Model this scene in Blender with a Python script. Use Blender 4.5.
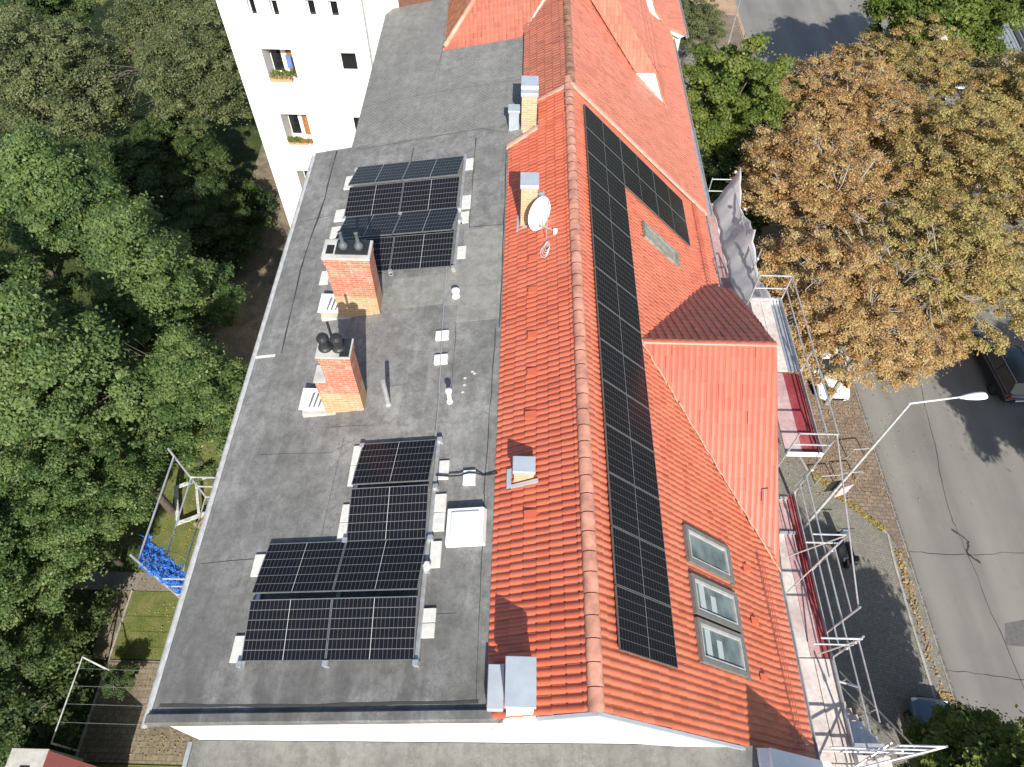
import bpy, bmesh, math, random
import numpy as np
from mathutils import Vector, Matrix
R = math.radians
random.seed(7); rng = np.random.default_rng(7)
scene = bpy.context.scene
for o in list(bpy.data.objects): bpy.data.objects.remove(o)

# ------------------------------------------------------------------ camera
F = 696.15
P, YW, RL = R(54.679), R(-.378), R(1.076)
fw = Vector((math.sin(YW)*math.cos(P), math.cos(YW)*math.cos(P), -math.sin(P)))
rt0 = Vector((math.cos(YW), -math.sin(YW), 0)); up0 = rt0.cross(fw)
rt = rt0*math.cos(RL)+up0*math.sin(RL); up = -rt0*math.sin(RL)+up0*math.cos(RL)
cd = bpy.data.cameras.new('camera'); cam = bpy.data.objects.new('camera', cd)
scene.collection.objects.link(cam); scene.camera = cam
m = Matrix((rt, up, -fw)).transposed().to_4x4(); m.translation = Vector((0, 0, 30)); cam.matrix_world = m
cd.sensor_fit = 'HORIZONTAL'; cd.sensor_width = 36; cd.lens = F*36/1024
cd.clip_start = .2; cd.clip_end = 1500
# ------------------------------------------------------------------ light
SUN_EL, SUN_DX = R(37), .16            # shadows fall towards +Y and a little to -X
az = math.atan2(SUN_DX, -1)            # direction to the sun in XY = (SUN_DX, -1)
h = Vector((SUN_DX, -1, 0)).normalized()
tosun = Vector((h.x*math.cos(SUN_EL), h.y*math.cos(SUN_EL), math.sin(SUN_EL)))
w = bpy.data.worlds.new('World'); scene.world = w; w.use_nodes = True
nt = w.node_tree; bg = nt.nodes['Background']
sky = nt.nodes.new('ShaderNodeTexSky'); sky.sky_type = 'NISHITA'; sky.sun_disc = False
sky.sun_elevation = SUN_EL; sky.sun_rotation = math.atan2(h.x, h.y)
nt.links.new(sky.outputs[0], bg.inputs[0]); bg.inputs[1].default_value = .1
sl = bpy.data.lights.new('sun', 'SUN'); sl.energy = 4.4; sl.angle = R(.5); sl.color = (1, .95, .87)
so = bpy.data.objects.new('sun', sl); scene.collection.objects.link(so)
so.rotation_euler = tosun.to_track_quat('Z', 'Y').to_euler(); so.location = (0, -20, 60)
vs = scene.view_settings; vs.view_transform = 'Standard'; vs.look = 'None'; vs.gamma = 1; vs.use_curve_mapping = False
vs.exposure = .70
scene.render.engine = 'CYCLES'
scene.cycles.max_bounces = 6

# ------------------------------------------------------------------ materials
class NT:
    def __init__(s, name):
        s.m = bpy.data.materials.new(name); s.m.use_nodes = True; s.t = s.m.node_tree
        s.b = s.t.nodes['Principled BSDF']
    def n(s, k, **kw):
        n = s.t.nodes.new('ShaderNode'+k)
        for a, b in kw.items(): setattr(n, a, b)
        return n
    def l(s, a, b): s.t.links.new(a, b)
    def val(s, sock, v):
        if hasattr(v, 'is_linked') or isinstance(v, bpy.types.NodeSocket): s.l(v, sock)
        else: sock.default_value = v
    def obj(s): return s.n('TexCoord').outputs['Object']
    def uv(s): return s.n('TexCoord').outputs['UV']
    def noise(s, vec, scale, detail=4, rough=.6, out='Fac'):
        n = s.n('TexNoise'); s.l(vec, n.inputs['Vector']); n.inputs['Scale'].default_value = scale
        n.inputs['Detail'].default_value = detail; n.inputs['Roughness'].default_value = rough
        return n.outputs[out]
    def math(s, op, a, b=0., c=None):
        n = s.n('Math', operation=op); s.val(n.inputs[0], a); s.val(n.inputs[1], b)
        if c is not None: s.val(n.inputs[2], c)
        return n.outputs[0]
    def ramp(s, f, stops, interp='LINEAR'):
        n = s.n('ValToRGB'); s.l(f, n.inputs[0]); cr = n.color_ramp; cr.interpolation = interp
        while len(cr.elements) < len(stops): cr.elements.new(.5)
        for e, (p, c) in zip(cr.elements, stops):
            e.position = p; e.color = (*c, 1) if not isinstance(c, (int, float)) else (c, c, c, 1)
        return n.outputs[0]
    def mix(s, f, a, b, mode='MIX'):
        n = s.n('MixRGB', blend_type=mode); s.val(n.inputs[0], f)
        for i, v in ((1, a), (2, b)):
            if isinstance(v, tuple): n.inputs[i].default_value = (*v, 1)
            else: s.l(v, n.inputs[i])
        return n.outputs[0]
    def sep(s, v):
        n = s.n('SeparateXYZ'); s.l(v, n.inputs[0]); return n.outputs
    def comb(s, x, y, z=0.):
        n = s.n('CombineXYZ'); s.val(n.inputs[0], x); s.val(n.inputs[1], y); s.val(n.inputs[2], z); return n.outputs[0]
    def scale(s, v, sc):
        n = s.n('VectorMath', operation='MULTIPLY'); s.l(v, n.inputs[0]); n.inputs[1].default_value = sc; return n.outputs[0]
    def bump(s, f, st=.3, d=.02):
        n = s.n('Bump'); s.l(f, n.inputs['Height']); n.inputs['Strength'].default_value = st
        n.inputs['Distance'].default_value = d; s.l(n.outputs[0], s.b.inputs['Normal'])
    def col(s, c): s.val(s.b.inputs['Base Color'], (*c, 1) if isinstance(c, tuple) else c)
    def set(s, rough=None, metal=None, spec=None, coat=None):
        if rough is not None: s.val(s.b.inputs['Roughness'], rough)
        if metal is not None: s.b.inputs['Metallic'].default_value = metal
        if spec is not None: s.b.inputs['Specular IOR Level'].default_value = spec
        if coat is not None: s.b.inputs['Coat Weight'].default_value = coat; s.b.inputs['Coat Roughness'].default_value = .25
        return s.m

def plain(name, c, rough=.7, metal=0, var=.12, sc=6, spec=.5):
    n = NT(name); f = n.noise(n.obj(), sc, 5)
    c2 = tuple(x*(1-var*2) for x in c); c1 = tuple(min(1, x*(1+var)) for x in c)
    n.col(n.ramp(f, [(.3, c2), (.7, c1)])); return n.set(rough, metal, spec)

def m_tile(name, c, c2, rough=.34, dirt=.3, sheen=.3):
    n = NT(name); uv = n.uv(); o = n.obj()
    fl = n.n('VectorMath', operation='FLOOR'); n.l(uv, fl.inputs[0])
    wn = n.n('TexWhiteNoise', noise_dimensions='2D'); n.l(fl.outputs[0], wn.inputs['Vector'])
    base = n.ramp(wn.outputs['Value'], [(0, tuple(x*.82 for x in c)), (.5, c), (1, tuple(min(1, x*1.16) for x in c))])
    big = n.noise(o, .9, 5)
    base = n.mix(n.ramp(big, [(.4, 0.), (.72, .55)]), base, c2)
    fine = n.noise(o, 14, 4)
    base = n.mix(n.ramp(fine, [(.5, 0.), (.8, dirt)]), base, (c[0]*.45, c[1]*.5, c[2]*.6))
    n.col(base); n.bump(fine, .12, .01)
    n.b.inputs['Coat Weight'].default_value = sheen; n.b.inputs['Coat Roughness'].default_value = .32
    return n.set(rough, 0, .5)

def m_bitumen(name, lo, mid, hi, weave=False, front=None):
    n = NT(name); o = n.obj()
    a = n.noise(o, .55, 6, .62); st = n.noise(n.scale(o, (2.2, .35, 1)), 1.4, 5, .6)
    b = n.noise(o, 3.2, 8, .7); f = n.noise(o, 60, 3, .7)
    base = n.ramp(a, [(.33, lo), (.5, mid), (.68, hi)])
    base = n.mix(n.ramp(b, [(.42, .0), (.62, .55)]), base, tuple(x*.62 for x in lo))
    base = n.mix(n.ramp(st, [(.52, .0), (.72, .35)]), base, tuple(x*1.25 for x in hi))
    vein = n.noise(o, 1.7, 9, .75); v2 = n.math('ABSOLUTE', n.math('SUBTRACT', vein, .5))
    base = n.mix(n.ramp(v2, [(0, .55), (.018, 0.)]), base, tuple(x*.45 for x in lo))
    base = n.mix(.3, base, n.ramp(f, [(.3, .3), (.7, .72)]), 'OVERLAY')
    if weave:
        xyz = n.sep(o); g = n.math('MULTIPLY', n.math('SINE', n.math('MULTIPLY', xyz[0], 46.)), n.math('SINE', n.math('MULTIPLY', xyz[1], 40.)))
        base = n.mix(n.ramp(g, [(.2, 0.), (.9, .28)]), base, (.5, .49, .46))
    bx = n.math('DIVIDE', n.sep(o)[0], 1.02); bf = n.math('FRACT', bx)
    wn = n.n('TexWhiteNoise', noise_dimensions='1D'); n.l(n.math('FLOOR', bx), wn.inputs['W'])
    base = n.mix(n.math('MULTIPLY', wn.outputs['Value'], .16), base, tuple(x*.5 for x in mid))
    base = n.mix(n.ramp(n.math('ABSOLUTE', n.math('SUBTRACT', bf, .5)), [(.0, .3), (.012, 0.)]), base, tuple(x*.35 for x in lo))
    mot = n.noise(o, 9, 6, .75); base = n.mix(n.ramp(mot, [(.5, 0.), (.7, .4)]), base, tuple(x*.6 for x in lo))
    frt = n.math('SUBTRACT', n.math('MULTIPLY', n.noise(n.scale(o, (1.6, .5, 1)), 1.2, 6, .65), 3.4), .9)
    yf = n.math('MULTIPLY', n.math('SUBTRACT', 1.0, n.math('MULTIPLY', n.math('SUBTRACT', n.sep(o)[1], front), .32)), 1.0) if front is not None else None
    if front is not None: base = n.mix(n.math('MULTIPLY', n.math('MAXIMUM', n.math('MINIMUM', n.math('MULTIPLY', yf, frt), 1.0), 0.), .7), base, tuple(x*.45 for x in lo))
    n.col(base); n.bump(f, .35, .01); return n.set(.85, 0, .35)

def m_brick(name, c1, c2, mortar, yellow_below=None):
    n = NT(name); o = n.obj(); xyz = n.sep(o)
    v = n.comb(n.math('ADD', xyz[0], xyz[1]), xyz[2])
    br = n.n('TexBrick'); n.l(v, br.inputs['Vector']); br.inputs['Scale'].default_value = 1
    br.inputs['Brick Width'].default_value = .25; br.inputs['Row Height'].default_value = .077
    br.inputs['Mortar Size'].default_value = .010; br.inputs['Mortar Smooth'].default_value = .2; br.inputs['Bias'].default_value = 0
    br.inputs['Color1'].default_value = (*c1, 1); br.inputs['Color2'].default_value = (*c2, 1); br.inputs['Mortar'].default_value = (*mortar, 1)
    base = br.outputs['Color']
    if yellow_below is not None:
        b2 = n.n('TexBrick'); n.l(v, b2.inputs['Vector']); b2.inputs['Scale'].default_value = 1
        for k in ('Brick Width', 'Row Height', 'Mortar Size', 'Mortar Smooth'): b2.inputs[k].default_value = br.inputs[k].default_value
        b2.inputs['Color1'].default_value = (.46, .30, .14, 1); b2.inputs['Color2'].default_value = (.42, .22, .10, 1); b2.inputs['Mortar'].default_value = (.5, .42, .3, 1)
        base = n.mix(n.ramp(n.math('SUBTRACT', xyz[2], yellow_below), [(0, 0.), (.05, 1.)]), b2.outputs['Color'], base)
    base = n.mix(n.ramp(n.noise(o, 5, 6), [(.5, 0.), (.75, .6)]), base, (.62, .45, .36))
    base = n.mix(n.ramp(n.noise(o, 9, 6), [(.55, 0.), (.8, .5)]), base, (.2, .12, .08))
    n.col(base); n.bump(br.outputs['Fac'], -.5, .01); return n.set(.9, 0, .2)

def m_module(name, line, linew):
    n = NT(name); uv = n.sep(n.uv())
    # long axis u: two halves of 10 half-cells, short axis v: 6 cells
    def grid(c, k, wd):
        f = n.math('FRACT', n.math('MULTIPLY', c, float(k)))
        d = n.math('SUBTRACT', .5, n.math('ABSOLUTE', n.math('SUBTRACT', f, .5)))
        return n.math('LESS_THAN', d, wd*k)
    gx = grid(uv[0], 20, linew/1.722); gy = grid(uv[1], 6, linew/1.134*1.1)
    mid = n.math('LESS_THAN', n.math('ABSOLUTE', n.math('SUBTRACT', uv[0], .5)), .0034)
    bus = n.math('LESS_THAN', n.math('FRACT', n.math('MULTIPLY', uv[1], 60.)), .1)
    cell = n.mix(n.math('MULTIPLY', bus, .25), (.008, .009, .014), (.06, .06, .07))
    cell = n.mix(n.ramp(n.noise(n.obj(), 2.2, 2), [(.35, 0.), (.7, .6)]), cell, (.013, .012, .013))
    g = n.math('MAXIMUM', n.math('MULTIPLY', gx, .42), gy)
    c = n.mix(g, cell, line); c = n.mix(mid, c, tuple(min(1, x*2.4) for x in line))
    n.col(c); n.b.inputs['IOR'].default_value = 1.45
    return n.set(.2, 0, .14)

def m_leaf(name, cols, trans=.35):
    n = NT(name); uv = n.sep(n.uv())
    k = len(cols); c = n.ramp(uv[0], [((i+.5)/k, x) for i, x in enumerate(cols)])
    c = n.mix(n.ramp(uv[1], [(0, 0.), (1, .5)]), c, cols[-1])
    n.col(c); n.set(.5, 0, .35)
    tr = n.n('BsdfTranslucent'); n.l(n.mix(.5, c, (.28, .33, .04), 'ADD') if False else c, tr.inputs[0])
    mx = n.n('MixShader'); mx.inputs[0].default_value = trans
    n.l(n.b.outputs[0], mx.inputs[1]); n.l(tr.outputs[0], mx.inputs[2])
    n.l(mx.outputs[0], n.t.nodes['Material Output'].inputs[0]); return n.m

def m_ground(name, stops, sc=1.2, fine=25, fmix=.5, bump=.3, rough=.95):
    n = NT(name); o = n.obj(); a = n.noise(o, sc, 7, .65)
    base = n.ramp(a, stops); f = n.noise(o, fine, 5, .7)
    base = n.mix(fmix, base, n.ramp(f, [(.3, .12), (.7, .85)]), 'OVERLAY')
    n.col(base); n.bump(f, bump, .03); return n.set(rough, 0, .2)

def m_pave(name, c1, c2, mortar, w_, h_, rot=0., var=.5):
    n = NT(name); o = n.obj()
    mp = n.n('Mapping'); n.l(o, mp.inputs[0]); mp.inputs['Rotation'].default_value = (0, 0, rot)
    br = n.n('TexBrick'); n.l(mp.outputs[0], br.inputs['Vector']); br.inputs['Scale'].default_value = 1
    br.inputs['Brick Width'].default_value = w_; br.inputs['Row Height'].default_value = h_; br.inputs['Mortar Size'].default_value = h_*.08
    br.inputs['Color1'].default_value = (*c1, 1); br.inputs['Color2'].default_value = (*c2, 1); br.inputs['Mortar'].default_value = (*mortar, 1)
    base = n.mix(n.ramp(n.noise(o, .8, 7, .7), [(.42, 0.), (.68, var)]), br.outputs['Color'], tuple(x*.6 for x in c2))
    base = n.mix(n.ramp(n.noise(o, 7, 6, .7), [(.5, 0.), (.75, .5)]), base, tuple(min(1, x*1.7) for x in c1))
    n.col(base); n.bump(br.outputs['Fac'], -.4, .01); return n.set(.9, 0, .2)

def m_asphalt():
    n = NT('asphalt'); o = n.obj(); xyz = n.sep(o)
    a = n.noise(n.scale(o, (1, .12, 1)), .55, 6, .6); f = n.noise(o, 70, 3, .8); g = n.noise(o, .35, 6)
    base = n.ramp(a, [(.35, (.175, .168, .155)), (.65, (.235, .225, .205))])
    base = n.mix(n.ramp(g, [(.4, 0.), (.7, .5)]), base, (.14, .135, .13))
    wear = n.math('SINE', n.math('MULTIPLY', xyz[0], 2.1)); base = n.mix(n.ramp(wear, [(.3, 0.), (1., .35)]), base, (.27, .258, .235))
    spot = n.noise(o, 2.6, 7, .75); base = n.mix(n.ramp(spot, [(.6, 0.), (.72, .35)]), base, (.10, .098, .09))
    base = n.mix(.35, base, n.ramp(f, [(.3, .2), (.7, .75)]), 'OVERLAY')
    n.col(base); n.bump(f, .25, .01); return n.set(.88, 0, .3)

TILE = m_tile('clay_tile', (.50, .108, .052), (.52, .145, .08), sheen=.3)
TILE_R = m_tile('sheen_tinted_tile', (.50, .128, .068), (.55, .17, .10), .32, .2, sheen=.6)  # same clay tile; the street slope's sheen is put into the colour
TILE_W = m_tile('weathered_clay_tile', (.36, .115, .068), (.30, .115, .075), .5, .5, sheen=.1)
TILE_B = m_tile('pale_clay_tile', (.52, .165, .10), (.55, .20, .135), .34, .25, sheen=.6)
TILE_D = m_tile('dormer_tile', (.41, .080, .040), (.44, .10, .052), .5, .12, sheen=.1)
RIDGE = plain('ridge_tile', (.62, .29, .20), .4, 0, .22, 3.2)
BIT = m_bitumen('bitumen_felt', (.158, .155, .147), (.232, .228, .216), (.305, .30, .284), front=-8.7)
BIT2 = m_bitumen('mineral_felt', (.19, .188, .172), (.225, .222, .205), (.26, .255, .235), True)
PATCH = m_bitumen('patch_felt', (.25, .248, .225), (.275, .27, .248), (.30, .295, .27))
SEAM = plain('seam_tar', (.045, .045, .045), .8)
WALL = NT('white_render'); _o = WALL.obj(); _a = WALL.noise(WALL.scale(_o, (3, 3, .35)), 1.1, 6, .6); _b = WALL.noise(_o, .8, 4); WALL.col(WALL.mix(WALL.ramp(_a, [(.52, 0.), (.75, .28)]), WALL.ramp(_b, [(.3, (.76, .75, .72)), (.7, (.83, .82, .79))]), (.55, .54, .49))); WALL = WALL.set(.9, 0, .2)
CREAM = plain('cream_render', (.72, .66, .45), .9, 0, .06)
ZINC = plain('zinc_sheet', (.52, .57, .61), .45, .35, .06, 3)
GALV = plain('galvanised_steel', (.62, .63, .63), .38, .6, .12, 8)
WPAINT = plain('white_paint', (.85, .85, .84), .5, 0, .03)
DARKM = plain('dark_metal', (.035, .037, .04), .45, .2, .2)
DARKGAP = plain('dark_rubber', (.012, .012, .013), .8)
BLKFR = plain('black_frame', (.03, .03, .033), .4, .3)
BLKFR2 = plain('anodised_frame', (.15, .155, .155), .45, .3)
SILFR = plain('silver_frame', (.24, .25, .255), .35, .5)
CONC = plain('concrete', (.50, .49, .45), .9, 0, .12, 4)
PALE = plain('pale_slab', (.62, .61, .56), .9, 0, .08, 9)
BRICK = m_brick('red_brick', (.50, .17, .095), (.40, .12, .07), (.42, .32, .25), .95)
BRICKY = m_brick('yellow_brick', (.50, .37, .19), (.42, .28, .14), (.5, .45, .36))
MOD = m_module('module_glass', (.20, .20, .20), .0045)
MODB = m_module('black_module_glass', (.10, .105, .105), .0045)
GLASS = NT('window_glass'); _g = GLASS.noise(GLASS.obj(), 1.7, 2); GLASS.col(GLASS.ramp(_g, [(.35, (.09, .11, .115)), (.65, (.20, .25, .255))])); GLASS = GLASS.set(.06, 0, .8)
GLASSL = NT('pale_dome_glass'); GLASSL.col((.66, .72, .73)); GLASSL = GLASSL.set(.35, 0, .4)
DGLASS = NT('dark_glass'); DGLASS.col((.012, .014, .016)); DGLASS = DGLASS.set(.05, 0, .7)
GREYFR = plain('grey_cladding', (.20, .20, .185), .5, .2, .1)
WOODFR = plain('timber', (.45, .28, .13), .7, 0, .2, 8)
ORANGEB = plain('orange_board', (.50, .24, .05), .6, 0, .15)
DECKW = m_ground('bleached_plywood', [(.35, (.44, .36, .33)), (.5, (.56, .50, .46)), (.68, (.62, .58, .54))], 1.1, 9, .25, .1, .6)
DECKR = m_ground('red_plywood', [(.35, (.20, .03, .038)), (.55, (.29, .055, .06)), (.7, (.36, .14, .14))], .8, 9, .25, .1, .45)
DECKP = m_ground('sheen_pink_plywood', [(.35, (.36, .20, .20)), (.55, (.46, .31, .30)), (.7, (.52, .42, .40))], .8, 9, .25, .1, .5)  # red plywood bleached pink, with sheen put into the colour
TARP = NT('white_tarp'); _f = TARP.noise(TARP.obj(), 1.2, 4); _c = TARP.ramp(_f, [(.3, (.76, .76, .78)), (.7, (.86, .86, .86))]); TARP.col(_c); _t = TARP.n('BsdfTranslucent'); TARP.l(_c, _t.inputs[0]); _m = TARP.n('MixShader'); _m.inputs[0].default_value = .5; TARP.l(TARP.b.outputs[0], _m.inputs[1]); TARP.l(_t.outputs[0], _m.inputs[2]); TARP.l(_m.outputs[0], TARP.t.nodes['Material Output'].inputs[0]); TARP = TARP.set(.45, 0, .4)
BLUE = plain('blue_net', (.02, .17, .62), .6, 0, .25, 20)
GRASS = m_ground('lawn', [(.3, (.085, .105, .028)), (.5, (.13, .15, .042)), (.7, (.22, .18, .08))], 1.6, 22, .7)
UNDER = m_ground('undergrowth', [(.3, (.03, .045, .014)), (.55, (.055, .075, .022)), (.72, (.11, .10, .05))], .7, 9, .7)
DIRT = m_ground('garden_soil', [(.3, (.12, .10, .07)), (.5, (.20, .165, .11)), (.7, (.29, .235, .17))], 1.3, 16, .6)
PATHM = m_ground('path_gravel', [(.3, (.15, .135, .11)), (.6, (.23, .20, .165))], .9, 14, .5)
SAND = m_ground('sandy_ground', [(.3, (.30, .20, .14)), (.6, (.42, .29, .2))], .5, 9, .4)
PAVE = m_pave('small_grey_setts', (.24, .225, .19), (.19, .18, .155), (.13, .12, .10), .12, .12, .2, .3)
COB = m_pave('red_cobbles', (.27, .20, .155), (.19, .145, .115), (.10, .09, .055), .3, .2, .05, .5)
SLABS = m_pave('garden_pavers', (.25, .205, .145), (.205, .17, .12), (.13, .115, .075), .3, .22, 0, .8)
ASPH = m_asphalt(); CRACK = plain('crack_sealer', (.05, .05, .05), .7)
KERB = plain('kerb_stone', (.36, .34, .30), .9, 0, .15, 3)
BARK = plain('bark', (.11, .09, .07), .95, 0, .3, 6)
BARKP = plain('pale_bark', (.36, .33, .28), .9, 0, .2, 5)
LG = m_leaf('green_leaves', [(.044, .092, .026), (.074, .140, .040), (.130, .205, .060), (.23, .30, .10)], .45)
LG2 = m_leaf('deep_green_leaves', [(.040, .078, .024), (.062, .112, .034), (.12, .165, .05)], .45)
LGY = m_leaf('yellow_green_leaves', [(.07, .12, .02), (.12, .17, .032), (.21, .25, .05)], .4)
LO = m_leaf('dry_brown_leaves', [(.22, .115, .045), (.46, .265, .10), (.60, .40, .17), (.54, .43, .21)], .4)
LO2 = m_leaf('olive_gold_leaves', [(.24, .14, .05), (.46, .32, .12), (.54, .43, .17), (.38, .36, .13)], .4)
LS = m_leaf('grey_green_leaves', [(.07, .095, .038), (.12, .15, .06), (.20, .22, .095)], .35)
CARW = NT('white_car_paint'); CARW.col((.82, .83, .84)); CARW = CARW.set(.25, 0, .5, .8)
CARK = NT('black_car_paint'); CARK.col((.008, .010, .016)); CARK = CARK.set(.2, 0, .6, 1)
CARB = NT('grey_blue_car_paint'); CARB.col((.07, .11, .17)); CARB = CARB.set(.25, .2, .5, .9)
RUB = plain('tyre', (.015, .015, .015), .9)
REDL = NT('tail_lamp_glass'); REDL.col((.4, .01, .01)); REDL = REDL.set(.15)
CLOTHW = plain('patterned_cloth', (.55, .5, .4), .9, 0, .5, 12)
CURT = plain('curtain', (.35, .16, .05), .9, 0, .3, 9)
PINK = plain('poster_pink', (.8, .55, .6), .6, 0, .2, 5)
FLOW = m_leaf('red_flowers', [(.5, .12, .05), (.6, .2, .1), (.2, .28, .05)])

# ------------------------------------------------------------------ mesh helpers
def link(o): scene.collection.objects.link(o); return o
def tag(o, label=None, cat=None, group=None, kind=None):
    if label: o['label'] = label
    if cat: o['category'] = cat
    if group: o['group'] = group
    if kind: o['kind'] = kind
    return o
def empty(name, loc=(0, 0, 0), mat=None):
    o = bpy.data.objects.new(name, None); o.empty_display_size = .2; link(o)
    if mat is not None: o.matrix_world = mat
    else: o.location = loc
    return o
class MB:
    def __init__(s): s.v = []; s.f = []; s.uv = None
    def add(s, vs, fs):
        k = len(s.v); s.v += [tuple(v) for v in vs]; s.f += [tuple(i+k for i in f) for f in fs]; return s
    def poly(s, pts): return s.add(pts, [tuple(range(len(pts)))])
    def box(s, a, b, M=None):
        x0, y0, z0 = a; x1, y1, z1 = b
        vs = [Vector(p) for p in ((x0,y0,z0),(x1,y0,z0),(x1,y1,z0),(x0,y1,z0),(x0,y0,z1),(x1,y0,z1),(x1,y1,z1),(x0,y1,z1))]
        if M is not None: vs = [M@v for v in vs]
        return s.add(vs, [(0,3,2,1),(4,5,6,7),(0,1,5,4),(1,2,6,5),(2,3,7,6),(3,0,4,7)])
    def prism(s, pts, d):
        pts = [Vector(p) for p in pts]; d = Vector(d); n = len(pts)
        return s.add(pts+[p+d for p in pts], [tuple(range(n))[::-1], tuple(range(n, 2*n))]+[(i, (i+1) % n, n+(i+1) % n, n+i) for i in range(n)])
    def tube(s, p, q, r, r2=None, n=8, cap=True):
        p, q = Vector(p), Vector(q); d = q-p
        if d.length < 1e-6: return s
        r2 = r if r2 is None else r2
        a = d.orthogonal().normalized(); b = d.normalized().cross(a)
        vs = [p+(a*math.cos(t)+b*math.sin(t))*r for t in [2*math.pi*i/n for i in range(n)]]
        vs += [q+(a*math.cos(t)+b*math.sin(t))*r2 for t in [2*math.pi*i/n for i in range(n)]]
        fs = [(i, (i+1) % n, n+(i+1) % n, n+i) for i in range(n)]
        if cap: fs += [tuple(range(n))[::-1], tuple(range(n, 2*n))]
        return s.add(vs, fs)
    def path(s, pts, r, n=6):
        for a, b in zip(pts, pts[1:]): s.tube(a, b, r, n=n)
        return s
    def lathe(s, c, prof, n=16, M=None):
        c = Vector(c); vs = []; k = len(prof)
        for (r, z) in prof:
            for i in range(n):
                t = 2*math.pi*i/n; v = Vector((r*math.cos(t), r*math.sin(t), z))
                vs.append((M@v if M is not None else v)+c)
        fs = [(j*n+i, j*n+(i+1) % n, (j+1)*n+(i+1) % n, (j+1)*n+i) for j in range(k-1) for i in range(n)]
        return s.add(vs, fs+[tuple(range(n))[::-1], tuple(range((k-1)*n, k*n))])
    def build(s, name, mat, parent=None, smooth=False, local=False, bevel=0):
        off = Vector((0, 0, 0))
        if parent is not None and not local:
            off = world_off(parent)
        me = bpy.data.meshes.new(name); me.from_pydata([tuple(Vector(v)-off) for v in s.v], [], s.f)
        me.materials.append(mat)
        if s.uv is not None:
            l = me.uv_layers.new(name='UVMap'); l.data.foreach_set('uv', np.array(s.uv, dtype=np.float32).ravel())
        me.validate()
        if bevel:
            bm = bmesh.new(); bm.from_mesh(me); bmesh.ops.remove_doubles(bm, verts=bm.verts, dist=1e-5)
            bmesh.ops.bevel(bm, geom=[e for e in bm.edges if e.is_manifold and e.calc_face_angle(0) > .5], offset=bevel, segments=1, affect='EDGES')
            bm.to_mesh(me); bm.free()
        if smooth: me.shade_smooth()
        o = bpy.data.objects.new(name, me); link(o)
        if parent is not None: o.parent = parent
        return o
OFF = {}
def world_off(p):
    v = Vector((0, 0, 0))
    while p is not None: v += Vector(p.location); p = p.parent
    return v
def copy_tree(o, parent=None):
    c = o.copy(); link(c); c.parent = parent
    for ch in [x for x in o.children]:
        copy_tree(ch, c)
    return c
def sheet(name, pts, mat, kind='structure', z=None):
    mb = MB(); mb.poly([(p[0], p[1], z if z is not None else p[2]) for p in pts]); o = mb.build(name, mat)
    return tag(o, kind=kind)

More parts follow.
